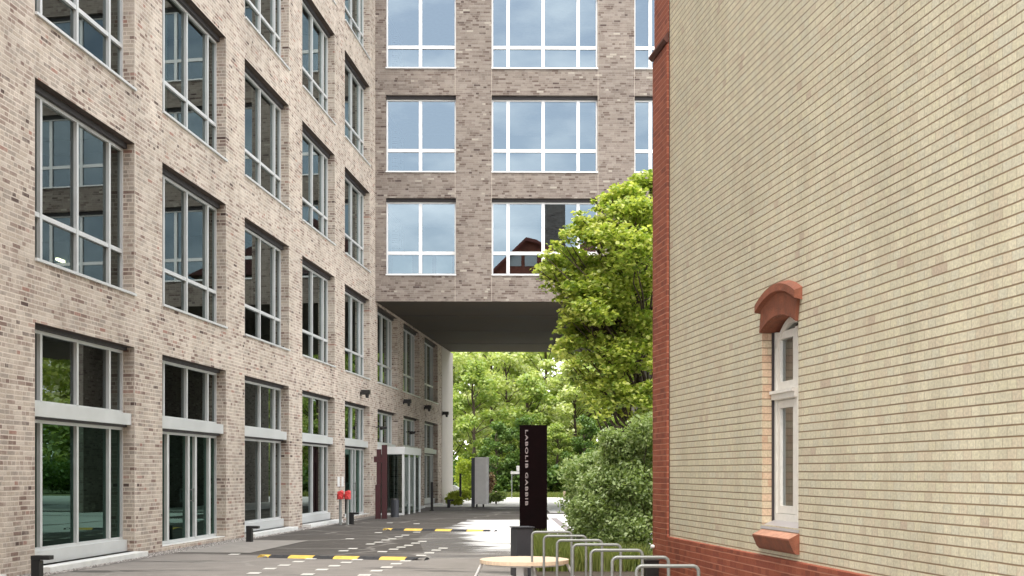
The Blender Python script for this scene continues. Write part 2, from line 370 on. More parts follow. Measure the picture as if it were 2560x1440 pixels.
c = mixc(gnt, math_n(gnt, 'MULTIPLY', maprange(gnt, noise(gnt, t.outputs['Object'], 4.5, 6, .7), .60, .66), .35), c, (.32, .30, .27))
gnt.links.new(c, gb.inputs['Base Color']); gb.inputs['Specular IOR Level'].default_value = .4
gnt.links.new(maprange(gnt, wet, .5, .65, .85, .5), gb.inputs['Roughness']); bump(gnt, gb, fine, .35, .01)
def sheet(name, pts, z, m, kind='structure'):
    mb = MB(); mb.quad([(x, y, z) for x, y in pts]); o = mb.build(name, m, weld=False); o['kind'] = kind; return o
def crect(X0, z0, X1, z1): return [cw(X0, z0), cw(X1, z0), cw(X1, z1), cw(X0, z1)]
sheet('ground', [(-400, -400), (400, -400), (400, 400), (-400, 400)], -.012, mat('far_ground_grass', (.11, .14, .05), .95, var=.3, scale=2, bmp=.4))
sheet('road', crect(-60, -60, 60, 57), 0, gm)
# pale concrete in front of the passage, streaked and stained
pm, pnt, pb = new_mat('pale_concrete')
t = N(pnt, 'ShaderNodeTexCoord'); mpn = N(pnt, 'ShaderNodeMapping'); mpn.inputs['Rotation'].default_value = (0, 0, -TH); pnt.links.new(t.outputs['Object'], mpn.inputs[0])
sx = N(pnt, 'ShaderNodeSeparateXYZ'); pnt.links.new(mpn.outputs[0], sx.inputs[0])
ms = N(pnt, 'ShaderNodeMapping'); ms.inputs['Scale'].default_value = (.22, .75, 1); pnt.links.new(mpn.outputs[0], ms.inputs[0])
sn = noise(pnt, ms.outputs[0], 1.2, 6, .62)
dist = maprange(pnt, sx.outputs[1], 23.5, 32.0, .20, -.20)
k = maprange(pnt, math_n(pnt, 'ADD', sn, dist), .56, .68)
ed = math_n(pnt, 'ADD', math_n(pnt, 'ADD', sx.outputs[0], math_n(pnt, 'MULTIPLY', math_n(pnt, 'SUBTRACT', sn, .5), 3.2)), maprange(pnt, sx.outputs[1], 24., 41., -.9, .15))
k = math_n(pnt, 'MAXIMUM', k, maprange(pnt, ed, -1.75, -1.25, 1, 0))
c = (.78, .77, .75)
c = mixc(pnt, .5, c, ramp(pnt, noise(pnt, t.outputs['Object'], 30, 5, .7), [(.3, .8), (.7, 1.1)]), 'MULTIPLY')
pnt.links.new(c, pb.inputs['Base Color']); pb.inputs['Roughness'].default_value = .7; pnt.links.new(math_n(pnt, 'SUBTRACT', 1., math_n(pnt, 'MULTIPLY', k, .93)), pb.inputs['Alpha'])
sheet('concrete_path', [cw(-1.6, 22.6), cw(14, 22.2), cw(14, 46.8), cw(1.3, 46.8), cw(1.25, 41.1), cw(-1.5, 41.0), cw(-2.3, 30)], .004, pm)
sheet('passage_paving', crect(1.5, 48.2, 14, 56.9), .006, M['stone'])
sheet('far_path', crect(-9, 57, 30, 78), .002, mat('sunlit_concrete', (.66, .64, .58), .8, var=.08, scale=.8, bmp=.1))
sheet('verge', crect(-60, 78, 60, 84), .004, mat('verge_grass', (.16, .18, .06), .95, var=.3, scale=5, bmp=.4))
# drain channels and kerb strip
for X0, X1, z, wdt in ((1.2, 6.5, 42.6, .22), (-1.1, 6.5, 47.2, .16), (1.6, 5.5, 35.8, .12)):
    sheet('drain_channel', crect(X0, z, X1, z + wdt), .009, M['asphalt_black'])
kb = MB(); a, b_, c_, d_ = cw(1.35, 42.2), cw(1.55, 42.2), cw(1.75, 30.4), cw(1.5, 30.4)
kb.quad([(*d_, .010), (*c_, .010), (*b_, .010), (*a, .010)]); struct(kb.build('kerb_strip', mat('grey_kerb_stone', (.3, .27, .27), .8), weld=False))

# ------------------------------------------------------------------ west building (left)
FX = -9.35
west = thing('office_building', 'long beige brick office building on the left with deep window openings', 'building', (FX, 0, 0), R(90))
B0, PITCH, OW = 18.52, 5.31, 3.92
starts = [B0 + PITCH * k for k in range(-2, 8)]
SILL = [5.0, 8.9, 12.77, 16.63, 20.4]; WH = 2.86; RT = 25.0
Y0, Y1 = 3.0, 60.9
ops = []
for s in starts:
    ops.append((s, s + OW, .10, 3.98))
    for i, z in enumerate(SILL): ops.append((s, s + OW, z, z + WH))
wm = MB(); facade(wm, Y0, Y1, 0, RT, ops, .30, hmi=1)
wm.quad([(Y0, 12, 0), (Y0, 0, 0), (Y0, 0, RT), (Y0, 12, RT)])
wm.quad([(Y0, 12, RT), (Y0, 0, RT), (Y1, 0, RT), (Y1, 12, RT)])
wm.build('wall', [M['brick_west'], mat('shaded_lintel_soffit', (.07, .05, .04), .9, var=.3)], west, weld=False)  # reveal tops painted dark brown for the shade under the lintels
pe = MB(); pe.box(Y1, -.02, 0, 64.75, 12, 7.96); pe.build('end_pillar', M['plaster_pale'], west, weld=False, bevel=.03)
ib = MB()
for z in [4.3, 8.25, 12.1, 16.0, 19.85, 23.7]: ib.box(Y0 + .1, .42, z - .15, Y1 - .1, 6.3, z + .15)
ib.build('floor_slab', M['floorslab'], west, weld=False)
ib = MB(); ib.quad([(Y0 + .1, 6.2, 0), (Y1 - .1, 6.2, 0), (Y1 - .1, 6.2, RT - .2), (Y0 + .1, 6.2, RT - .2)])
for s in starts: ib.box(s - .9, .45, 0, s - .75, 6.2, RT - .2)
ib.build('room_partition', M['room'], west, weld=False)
MU = (.63, 1.96, 3.29)
for kk, s in enumerate(starts):
    k = kk - 2
    for r, z in enumerate(SILL):
        if k == -2 and r > 1: continue
        window(west, s, z, OW, WH, MU, (.80,), .27, M['alu'], M['glass'])
    # ground floor: upper light, projecting transom panel, lower glazing
    doorbay = k in (1, 4)
    window(west, s, 2.72, OW, 1.26, MU, (), .27, M['alu'], M['glass'], head=.06, sill=False)
    pn = MB().box(.01, .06, 0, OW - .01, .30, .22).build('transom_panel', M['alu'], west, (s, 0, 2.50), weld=False)
    if doorbay:
        window(west, s, .12, OW, 2.38, (.12, .85, 2.06, 2.5, 3.40), (), .27, M['alu'], M['glass_green'], head=.05, sill=False, bar=.12)
        hd = MB(); hd.cyl((2.13, .12, .95), (2.13, .12, 1.25), .016); hd.cyl((2.13, .12, .98), (2.13, .2, .98), .01); hd.cyl((2.13, .12, 1.22), (2.13, .2, 1.22), .01)
        hd.build('door_handle', M['steel'], west, (s, 0, 0))
        MB().box(.01, .02, .0, OW - .01, .33, .115).build('threshold', M['stone'], west, (s, 0, 0), weld=False)
    elif k != 5:
        window(west, s, .32, OW, 2.18, MU, (), .27, M['alu'], M['glass_green' if k < 2 else 'glass'], head=.04, sill=False)
        MB().box(.01, .14, 0, OW - .01, .30, .22).build('base_panel', M['alu'], west, (s, 0, .105), weld=False)
        MB().box(-.02, -.26, .0, OW + .02, .33, .10).build('threshold', M['stone'], west, (s, 0, 0), weld=False, bevel=.008)
random.seed(3)
def drape(parent, x, z, wd, ht, y, m, name='curtain', n=14, amp=.035):
    mb = MB()
    for i in range(n):
        a, b = x + wd * i / n, x + wd * (i + 1) / n
        ya, yb = y + amp * (i % 2), y + amp * ((i + 1) % 2)
        mb.quad([(a, ya, z), (b, yb, z), (b, yb, z + ht), (a, ya, z + ht)])
    mb.build(name, m, parent, weld=False)
for k, r, off, wd in ((3, 1, .7, .9), (3, 2, .5, .7), (4, 2, 1.2, .5), (3, 3, 1.4, .6)):
    drape(west, starts[k] + off, SILL[r] + .06, wd, 2.6, .52, M['curtain'])
# vestibule of the main entrance
ve = MB(); V0, V1 = 45.0, 48.7; D = 1.04
ve.box(V0, -D, 2.28, V1, -.0, 2.56); ve.build('entrance_canopy', M['alu'], west, weld=False, bevel=.01)
vf = MB()
for (x, y) in ((V0 + .02, -D + .02), (V1 - .1, -D + .02), (V0 + 1.2, -D + .02), (V0 + 2.4, -D + .02)): vf.box(x, y, 0, x + .08, y + .08, 2.28)
vf.box(V0 + .02, -D + .1, 0, V0 + .1, -.02, .08); vf.box(V0 + .02, -.08, .08, V0 + .1, -.02, 2.28)
e = vf.build('entrance_frame', M['alu'], west, weld=False)
vg = MB(); vg.quad([(V0 + .06, -.03, .05), (V0 + .06, -D + .05, .05), (V0 + .06, -D + .05, 2.28), (V0 + .06, -.03, 2.28)])
vg.quad([(V0 + .1, -D + .06, .05), (V1 - .1, -D + .06, .05), (V1 - .1, -D + .06, 2.28), (V0 + .1, -D + .06, 2.28)])
vg.build('entrance_glass', M['glass'], west, weld=False)
# lamps of the lit room on the first floor
em, ent, eb = new_mat('lit_lamp'); eb.inputs['Emission Color'].default_value = (1, .88, .6, 1); eb.inputs['Emission Strength'].default_value = 5.
for (p0, p1, lb) in ((145, 163, 'short lit strip lamp behind the left pane of the big first floor window'), (192, 241, 'long lit strip lamp behind the middle pane of the big first floor window'), (280, 293, 'shortest lit strip lamp at the far edge of the big first floor window')):
    q = [-10.95 / math.tan(math.atan((p - 1280) / F) - TH) for p in (p0, p1)]
    o = MB().box(0, 0, 0, q[1] - q[0], .05, .05).build('strip_lamp', em, None, weld=False)
    zc = 10.95 * st + (q[0] + q[1]) / 2 * ct
    o.location = (-10.95, q[0], EYE + (HOR - 654) * zc / F); o.rotation_euler = (0, 0, R(90))
    tag(o, lb, 'lamp', 'lit strip lamps in the first floor room')

# ------------------------------------------------------------------ bridge building (spans the passage)
ZB = F * 0 + 45.35
cx, cy = pz(938, ZB)
bridge = thing('bridge_building', 'brown brick office wing spanning the passage with sky reflecting white framed windows', 'building', (cx, cy, 0), TH + R(.6))
BB, BT, BW, BD = 7.96, 25.0, 24.3, 19.05
bst = [(.40, 3.0), (4.33, 8.28), (9.65, 13.6), (14.97, 18.9), (20.3, 24.2)]
brow = [8.97, 12.80, 16.66, 20.5]
bo = [(a, b, z, z + 2.84) for a, b in bst for z in brow]
bm_ = MB(); facade(bm_, 0, BW, BB, BT, bo, .27)
bm_.quad([(BW, 0, BB), (BW, BD, BB), (BW, BD, BT), (BW, 0, BT)]); bm_.quad([(BW, BD, BB), (-2, BD, BB), (-2, BD, BT), (BW, BD, BT)])
bm_.quad([(0, 0, BT), (BW, 0, BT), (BW, BD, BT), (-2, BD, BT)])
bm_.build('wall', M['brick_bridge'], bridge, weld=False)
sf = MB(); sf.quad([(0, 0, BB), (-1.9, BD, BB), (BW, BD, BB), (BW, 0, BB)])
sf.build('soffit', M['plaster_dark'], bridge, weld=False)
sb = MB()
for j in (4.2, 9.5, 14.8): sb.box(-.0 - j * .095 + .02, j - .02, BB - .012, BW - .1, j + .02, BB - .002)
sb.build('soffit_joint', M['alu_dark'], bridge, weld=False)
bi = MB()
for z in [12.1, 16.0, 19.85, 23.7]: bi.box(.02, .4, z - .15, BW - .02, 6.2, z + .15)
bi.box(.02, .4, BB + .05, BW - .02, 6.2, BB + .3)
bi.build('floor_slab', M['floorslab'], bridge, weld=False)
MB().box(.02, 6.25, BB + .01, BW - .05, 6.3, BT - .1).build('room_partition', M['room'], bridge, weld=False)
for i, (a, b) in enumerate(bst):
    wd = b - a; mu = (1.27,) if i == 0 else (.61, 1.92, 3.23)
    for r, z in enumerate(brow):
        window(bridge, a, z, wd, 2.84, mu, (.82,), .25, M['alu_white'], M['glass_bridge'], head=.12, bar=.12, sillm=M['alu_white'])
for (x, wd) in ((.6, .75), (1.75, .35), (2.25, .6)):
    MB().box(x, .36, brow[0] + .08, x + wd, .38, brow[0] + .74).build('window_blind', M['blind'], bridge, weld=False)
# unseen wall on the right, set close to darken the passage
MB().box(11.6, .4, 0, 12.1, BD - .1, BB - .01).build('shading_wall', M['brick_bridge'], bridge, weld=False)

# ------------------------------------------------------------------ yellow brick building (right)
rx, ry = pz(1638, 18.9)
RZ = -R(90 - 13.45)
yb = thing('yellow_brick_building', 'pale yellow glazed brick building on the right with red brick corner and plinth', 'building', (rx, ry, 0), RZ)
def wall_u(px, off=0.):                    # distance along the right wall from its far corner
    a = math.atan((px - 1280) / F) - TH
    d = Vector((math.sin(a), math.cos(a))); e = Vector((math.cos(RZ), math.sin(RZ))); p = Vector((rx, ry)) + Vector((-e.y, e.x)) * off
    # solve s*d = p + u*e
    det = -d.x * e.y + d.y * e.x
    s = (-p.x * e.y + p.y * e.x) / det
    u = (Vector((d.x * s, d.y * s)) - p).dot(e)
    zc = (d.x * s) * (-st) + (d.y * s) * ct
    return u, zc
def wall_h(px, py):
    u, z = wall_u(px); return EYE + (HOR - py) * z / F
WU0, WU1 = wall_u(1905)[0], wall_u(1996)[0]
WZ0, WSP, WCR = wall_h(1950, 1316), wall_h(1906, 832), wall_h(1955, 786)
PL = wall_h(1675, 1343)
EAVE = 13.5
PILW = wall_u(1674)[0]
UL = 22.0
print('wall', WU0, WU1, WZ0, WSP, WCR, PL, PILW)
ym = MB(); NA = 10; cxm = (WU0 + WU1) / 2
def arch(u):                        # intrados height across the opening
    t = (u - cxm) / ((WU1 - WU0) / 2); return WSP + (WCR - WSP) * (1 - t * t)
facade(ym, PILW, UL, PL, EAVE, [(WU0, WU1, WZ0, WCR + .01)], 0)
us = [WU0 + (WU1 - WU0) * i / NA for i in range(NA + 1)]
for i in range(NA):
    a, b = us[i], us[i + 1]
    ym.quad([(a, 0, arch(a)), (b, 0, arch(b)), (b, 0, WCR + .01), (a, 0, WCR + .01)])
# far parts of the house
ym.quad([(UL, 0, 0), (UL, 12, 0), (UL, 12, EAVE), (UL, 0, EAVE)]); ym.quad([(UL, 12, 0), (0, 12, 0), (0, 12, EAVE), (UL, 12, EAVE)])
ym.quad([(0, 12, 0), (0, .02, 0), (0, .02, EAVE), (0, 12, EAVE)], mi=0)
ym.build('wall', M['brick_yellow'], yb, weld=False)
rev = MB(); RD = .145
rev.quad([(WU0, 0, WZ0), (WU0, 0, WSP), (WU0, RD + .1, WSP), (WU0, RD + .1, WZ0)], [(WU0, WZ0), (WU0, WSP), (WU0 + .27, WSP), (WU0 + .27, WZ0)])
rev.quad([(WU1, 0, WSP), (WU1, 0, WZ0), (WU1, RD + .1, WZ0), (WU1, RD + .1, WSP)], [(WU1, WSP), (WU1, WZ0), (WU1 + .27, WZ0), (WU1 + .27, WSP)])
rev.build('window_reveal', M['brick_peach'], yb, weld=False)
pl = MB(); pl.quad([(0, -.035, 0), (UL, -.035, 0), (UL, -.035, PL), (0, -.035, PL)])
pl.quad([(0, -.035, PL), (UL, -.035, PL), (UL, 0.0, PL + .012), (0, 0.0, PL + .012)])
pl.quad([(0, 12, 0), (0, -.035, 0), (0, -.035, PL), (0, 12, PL)])
pl.build('plinth', M['brick_red'], yb, weld=False)
SC = 8.02
pi_ = MB(); pi_.box(-.0, -.040, 0, PILW - .012, .9, SC - .08, skip='+y'); pi_.box(.03, -.02, SC - .08, PILW - .012, .9, EAVE, skip='+y')
pi_.build('corner_pilaster', M['brick_red'], yb, weld=False)
MB().box(PILW - .011, -.004, PL, PILW + .012, .1, EAVE).build('pilaster_joint', M['alu_dark'], yb, weld=False)
co = MB(); co.prism([(0, 0), (0, 0)], 0, 1) if False else None
prof = [(-.085, 0.0), (-.085, .03), (-.022, .12), (.1, .12), (.1, -.04), (-.045, -.04)]      # y,z profile
for (x0, x1) in ((-.07, PILW - .012),):
    n = len(prof)
    for i in range(n):
        a, b = prof[i], prof[(i + 1) % n]
        co.quad([(x0, a[0], SC + a[1]), (x1, a[0], SC + a[1]), (x1, b[0], SC + b[1]), (x0, b[0], SC + b[1])])
    co.quad([(x0, p[0], SC + p[1]) for p in prof]); co.quad([(x1, p[0], SC + p[1]) for p in prof[::-1]])
co.build('string_course', mat('dark_terracotta', (.10, .035, .025), .7, var=.2), yb, weld=False)
# roof
rf = MB(); o_ = .5; rh = 4.5
A, B_, C_, D_ = (-o_, -o_, EAVE), (UL + o_, -o_, EAVE), (UL + o_, 12 + o_, EAVE), (-o_, 12 + o_, EAVE); E_, F_ = (5, 6, EAVE + rh), (UL - 5, 6, EAVE + rh)
rf.quad([A, B_, F_, E_]); rf.quad([C_, D_, E_, F_]); rf.quad([D_, A, E_]); rf.quad([B_, C_, F_]); rf.quad([D_, C_, B_, A])
rf.build('roof', M['roof'], yb, weld=False)
# label stone (segmental arch with hood)
hu0, hu1 = wall_u(1886, -.09)[0], wall_u(2006)[0]
H_l, H_c, H_r = wall_h(1890, 775), wall_h(1952, 712), wall_h(2003, 735)
hm = MB(); NH = 16; ang = 1
cen = (hu0 + hu1) / 2; half = (hu1 - hu0) / 2
def hood_z(u): t = (u - cen) / half; return H_l + .02 + (H_c - H_l - .02) * (1 - t * t)
HU = [hu0 + (hu1 - hu0) * i / NH for i in range(NH + 1)]; pr = -.09; th = .08
for i in range(NH):
    a, b = HU[i], HU[i + 1]; za, zb = hood_z(a), hood_z(b)
    hm.quad([(a, pr, za - th), (b, pr, zb - th), (b, pr, zb), (a, pr, za)]); hm.quad([(a, pr, za), (b, pr, zb), (b, .0, zb + .035), (a, 0.0, za + .035)])
    hm.quad([(b, pr, zb - th), (a, pr, za - th), (a, 0.0, za - th - .02), (b, 0.0, zb - th - .02)])
for u, sgn in ((hu0, 1), (hu1, -1)):
    z_ = hood_z(u); q = [(u, pr, z_ - th), (u, pr, z_), (u, 0, z_ + .035), (u, 0, z_ - th - .02)]; hm.quad(q if sgn < 0 else q[::-1])
hm.build('hood_mould', M['terracotta'], yb, weld=False)
vs_ = MB(); pr2 = -.035
for i in range(NH):
    t0, t1 = i / NH, (i + 1) / NH
    a0, a1 = WU0 - .0 + (WU1 - WU0) * t0, WU0 + (WU1 - WU0) * t1
    b0, b1 = hu0 + .06 + (hu1 - hu0 - .12) * t0, hu0 + .06 + (hu1 - hu0 - .12) * t1
    vs_.quad([(a0, pr2, arch(a0)), (a1, pr2, arch(a1)), (b1, pr2, hood_z(b1) - th), (b0, pr2, hood_z(b0) - th)])
    vs_.quad([(a1, pr2, arch(a1)), (a0, pr2, arch(a0)), (a0, RD + .1, arch(a0)), (a1, RD + .1, arch(a1))])
for (p, q, sg) in (((WU0, WSP), (hu0 + .06, hood_z(hu0 + .06) - th), 1), ((WU1, WSP), (hu1 - .06, hood_z(hu1 - .06) - th), -1)):
    f_ = [(p[0], pr2, p[1]), (q[0], pr2, q[1]), (q[0], 0, q[1]), (p[0], 0, p[1])]; vs_.quad(f_ if sg > 0 else f_[::-1])
vs_.build('window_arch', M['terracotta'], yb, weld=False)
# sill block
su0, su1 = wall_u(1881, -.12)[0], wall_u(1999)[0]
s_t, s_b = wall_h(1940, 1326), wall_h(1940, 1374)
sp = [(0, s_t + .0), (-.12, s_t - .06), (-.122, s_t - .075), (-.07, s_b + .02), (-.04, s_b - .01), (0, s_b - .01)]
sm_ = MB()
for i in range(len(sp) - 1):
    a, b = sp[i], sp[i + 1]
    sm_.quad([(su0, b[0], b[1]), (su1, b[0], b[1]), (su1, a[0], a[1]), (su0, a[0], a[1])], mi=1 if i == 0 else 0)
sm_.quad([(su0, a, b) for a, b in sp]); sm_.quad([(su1, a, b) for a, b in sp[::-1]])
sm_.build('sill', [M['terracotta'], M['terracotta_light']], yb, weld=False)
fl = MB(); fl.quad([(WU0, 0.002, WZ0 - .01), (WU1, .002, WZ0 - .01), (WU1, RD + .02, WZ0 + .06), (WU0, RD + .02, WZ0 + .06)])
fl.quad([(WU0 - .03, -.012, WZ0 - .045), (WU1 + .03, -.012, WZ0 - .045), (WU1 + .03, 0.002, WZ0 - .01), (WU0 - .03, .002, WZ0 - .01)])
fl.build('sill_flashing', M['zinc'], yb, weld=False)
# timber window: lower casement, transom rail, arched top light
wt = wall_h(1960, 980); fz0 = WZ0 + .05
WFULL = WU1; WU1 = WU1 - .40
win = MB(); y0, y1 = RD, RD + .07; fw = .075
def vbar(a, b, z0, z1, yy0=y0, yy1=y1): win.box(a, yy0, z0, b, yy1, z1)
vbar(WU0, WU0 + fw, fz0, WSP); vbar(WU1 - fw, WU1, fz0, WSP); vbar(WU0 + fw, WU1 - fw, fz0, fz0 + .08); 
win.box(WU0, y0 - .035, wt - .05, WU1, y0 - .001, wt + .05); win.box(WU0 + fw, y0 + .001, wt - .06, WU1 - fw, y1, wt + .06)
win.box(WU0 - .0, y0 - .06, wt + .015, WU1, y0 - .036, wt + .05)
for i in range(NA):
    a, b = WU0 + (WU1 - WU0) * i / NA, WU0 + (WU1 - WU0) * (i + 1) / NA
    for yy, sgn in ((y0, 1),):
        win.quad([(a, yy, arch(a) - .075), (b, yy, arch(b) - .075), (b, yy, arch(b)), (a, yy, arch(a))])
        win.quad([(a, yy, arch(a) - .075), (a, y1, arch(a) - .075), (b, y1, arch(b) - .075), (b, yy, arch(b) - .075)])
i0, i1 = WU0 + fw + .006, WU1 - fw - .006; sw = .085; ys0, ys1 = y0 + .012, y1 + .01
ca = (i0 + i1) / 2
def sash(z0, z1):
    win.box(i0, ys0, z0, i0 + sw, ys1, z1); win.box(i1 - sw, ys0, z0, i1, ys1, z1); win.box(i0 + sw, ys0, z0, i1 - sw, ys1, z0 + sw)
    win.box(i0 + sw, ys0, z1 - sw, i1 - sw, ys1, z1)
sash(fz0 + .085, wt - .065); sash(wt + .065, WSP - .01)
wo = win.build('window', M['wood_white'], yb, weld=False)
g = MB(); yg = y0 + .045
g.quad([(i0 + .02, yg, fz0 + .1), (i1 - .02, yg, fz0 + .1), (i1 - .02, yg, wt - .08), (i0 + .02, yg, wt - .08)])
g.quad([(i0 + .02, yg, wt + .08)] + [(i1 - .02, yg, wt + .08), (i1 - .02, yg, WSP)] + [(u, yg, arch(u) - .02) for u in us[-3:0:-1] if i0 + .03 < u < i1 - .02] + [(i0 + .02, yg, WSP)])
g.build('pane', M['glass_old'], wo, weld=False)
WIN_R = WU1; WU1 = WFULL
sj = MB(); sj.quad([(WU1, 0, WCR), (WU1, 0, WZ0), (WIN_R + .001, RD + .05, WZ0), (WIN_R + .001, RD + .05, WCR)])
sj.build('splayed_jamb', M['brick_peach'], yb, weld=False)
MB().box(WU0, RD - .03, WZ0, WU0 + .016, RD - .001, WSP).build('window_seal', M['alu_dark'], yb, weld=False)
MB().box(WU0 - 1.4, RD + .22, WZ0, WU1 + .6, RD + .24, WCR + .1).build('glass_backing', mat('beige_backing', (.45, .44, .38), .9, var=.2, scale=3, stretch=(10, 1, .3)), yb, weld=False)  # beige sheet added behind the glass in place of its jamb reflection
MB().cyl((.12, -.10, wall_h(1642, 1366)), (.12, -.05, wall_h(1642, 1366)), .03).build('wall_spot', M['white'], yb)  # white disc standing in for the bright dot of a small wall lamp

# ------------------------------------------------------------------ old house behind the viewer, seen mirrored in the windows
oh = thing('gabled_brick_house', 'old red brick gabled house with tall stack, mirrored in the wing windows', 'building', (*cw(2.45, -14), 0), TH)
hb = MB(); zt = lambda X: 0
g_ = [(-8, 0), (8.5, 0), (8.5, 17.0), (.9, 21.6), (.0, 21.8), (-3.2, 18.7), (-8, 13.5)]
hb.prism(g_[::-1], 0, -10); hb.build('wall', M['brick_red'], oh, weld=False)
rr = MB()
for (a, b) in (((-8.4, 13.1), (-3.2, 18.72)), ((-3.2, 18.72), (0, 21.82)), ((0, 21.82), (.9, 21.62)), ((.9, 21.62), (9, 16.7))):
    rr.quad([(a[0], .5, a[1]), (b[0], .5, b[1]), (b[0], -10.5, b[1]), (a[0], -10.5, a[1])]); rr.quad([(a[0], .5, a[1] - .3), (b[0], .5, b[1] - .3), (b[0], .5, b[1]), (a[0], .5, a[1])])
rr.build('roof', M['roof'], oh, weld=False)
MB().box(1.75, .05, 15, 3.4, -3, 27.5).build('chimney', M['brick_bridge'], oh, weld=False)
for x in (-1.45, -.1):
    f = MB().box(x, .02, 19.4, x + 1.05, .06, 20.6).build('window', M['blind'], oh, weld=False)
for x in (-6, -3, 0, 4.5):
    for z in (3, 7.2, 11.4): MB().box(x, .02, z, x + 1.3, .05, z + 2.1).build('window', M['blind'], oh, weld=False)

# ------------------------------------------------------------------ small wall fixtures on the west facade
def fac_y(px, off=0.):
    a = math.atan((px - 1280) / F) - TH; return (-9.35 + off) / math.tan(a)
def fac_h(px, py, off=0.):
    y = fac_y(px, off); x = -9.35 + off; z = -x * st * 1 + y * ct; return EYE + (HOR - py) * z / F
def wall_lamp(label, px, py, s=1., src=[None]):
    if src[0] is None:
        t_ = thing('wall_lamp', label, 'lamp', group='black wall lamps in a row on the brick facade')
        b1 = MB().box(0, -.06, -.06, .04, .06, .06).build('mount', M['blackmetal'], t_, weld=False)
        b2 = MB().box(.04, -.11, -.02, .34, .11, .14).build('lamp_head', M['blackmetal'], t_, bevel=.015)
        MB().cyl((.24, 0, -.14), (.24, 0, -.02), .05, .07).build('nozzle', M['blackmetal'], t_)
        src[0] = t_
    else:
        t_ = copy_tree(src[0]); t_['label'] = label
    t_.location = (FX, fac_y(px), fac_h(px, py))
wall_lamp('black wall lamp above the plain ground floor door, nearest of the row', 901, 985)
wall_lamp('black wall lamp just inside the passage, under the first shaded window', 1008, 1007)
wall_lamp('black wall lamp in the passage between the second and third shaded windows', 1060, 1021)
wall_lamp('black wall lamp deepest in the passage beside the pale end pillar', 1105, 1036)
def camera_box(label, px, py, src=[None]):
    if src[0] is None:
        t_ = thing('security_camera', label, 'camera', group='small dark cameras on wall arms')
        MB().cyl((0, 0, 0), (.3, 0, .02), .02).build('arm', M['blackmetal'], t_)
        MB().cyl((.22, -.16, -.06), (.34, .14, -.02), .055).build('housing', M['blackmetal'], t_); src[0] = t_
    else: t_ = copy_tree(src[0]); t_['label'] = label
    t_.location = (FX, fac_y(px), fac_h(px, py))
camera_box('small dark camera on the wall left of the entrance canopy', 940, 1068)
camera_box('small dark camera on the wall above the entrance canopy', 1015, 1080)
# two pale notices beside the hydrant
for i, (px, lb) in enumerate(((846, 'left one of two small pale notices above the red hydrant caps'), (856, 'right one of two small pale notices above the red hydrant caps'))):
    o = MB().box(0, -.14, -.16, .012, .14, .16).build('wall_notice', M['white'], None, (FX, fac_y(px), fac_h(px, 1204)), weld=False)
    tag(o, lb, 'notice', 'pale notices on the pier')

# ------------------------------------------------------------------ bollard lights
def bollard(label, px, py_base, hgt=.37, src=[None]):
    x, y = gp(px, py_base)
    if src[0] is None:
        t_ = thing('bollard_light', label, 'bollard', group='low black bollard lights along the facade')
        MB().box(-.065, -.065, 0, .065, .065, hgt - .06).build('post', M['blackmetal'], t_, bevel=.006)
        MB().box(-.065, -.075, hgt - .06, .22, .075, hgt).build('lamp_head', M['blackmetal'], t_, bevel=.006)
        MB().box(.07, -.05, hgt - .066, .2, .05, hgt - .061).build('lens', M['white'], t_, weld=False); src[0] = t_
    else: t_ = copy_tree(src[0]); t_['label'] = label
    t_.location = (x, y, 0)
    return t_
bollard('low black bollard light at the near window corner, lower left of the photo', 93, 1451)
bollard('low black bollard light on the gravel before the third ground floor window', 624, 1355)
bollard('low black bollard light beside the red capped hydrant pipes', 879, 1311)
bollard('low black bollard light at the foot of the pale end pillar', 1122, 1269)

# hydrant pipes
hx, hy = gp(860, 1312)
hy_ = thing('standpipe', 'twin grey standpipe with red caps against the brick pier', 'standpipe', (hx, hy, 0), TH)
for s in (-.11, .11):
    MB().cyl((s, 0, 0), (s, 0, .78), .045, n=14).build('pipe', M['steel'], hy_, smooth=True)
    c_ = MB(); c_.cyl((s, 0, .78), (s, 0, .94), .10, .11, n=14); c_.cyl((s, 0, .94), (s + .07, -.06, 1.02), .11, .05, n=14); c_.cyl((s, -.02, .86), (s, -.16, .84), .05, .05, n=10)
    c_.build('cap', M['red'], hy_, smooth=True)
# dark red info pillar
px_, py_ = gp(953, 1297)
ip = thing('red_portal_pillar', 'slim dark red information pillar beside the entrance canopy', 'pillar', (px_, py_, 0), TH)
MB().box(-.20, -.06, 0, -.02, .1, 1.18).build('lower_panel', M['darkred'], ip, weld=False, bevel=.01)
MB().box(-.16, -.02, 1.18, .0, .08, 2.4).build('upper_panel', M['darkred'], ip, weld=False, bevel=.01)
MB().box(.02, -.04, 0, .2, .1, 2.55).build('main_panel', M['darkred'], ip, weld=False, bevel=.01)
MB().box(-.25, -.03, 1.95, .02, .05, 2.15).build('cross_panel', M['darkred'], ip, weld=False)
# cylinder bin at the entrance
bx, by = gp(987, 1293)
bn = thing('entrance_bin', 'round anthracite bin standing before the entrance glass', 'bin', (bx, by, 0))
MB().cyl((0, 0, 0), (0, 0, .62), .15, n=24).build('body', M['anthracite'], bn, smooth=True)
MB().cyl((0, 0, .62), (0, 0, .67), .155, .13, n=24).build('lid', M['blackmetal'], bn, smooth=True)
# slim black posts
for px, py, h, lb in ((1080, 1277, 1.2, 'slim black post in the passage close to the facade'), (1151, 1262, 1.55, 'tall slim black post beyond the passage before lime green bushes')):
    x, y = gp(px, py); pt = thing('slim_post', lb, 'post', (x, y, 0), 0, 'slim black posts')
    MB().box(-.05, -.05, 0, .05, .05, h).build('shaft', M['blackmetal'], pt, bevel=.006); MB().box(-.09, -.09, 0, .09, .09, .03).build('foot', M['blackmetal'], pt, weld=False)
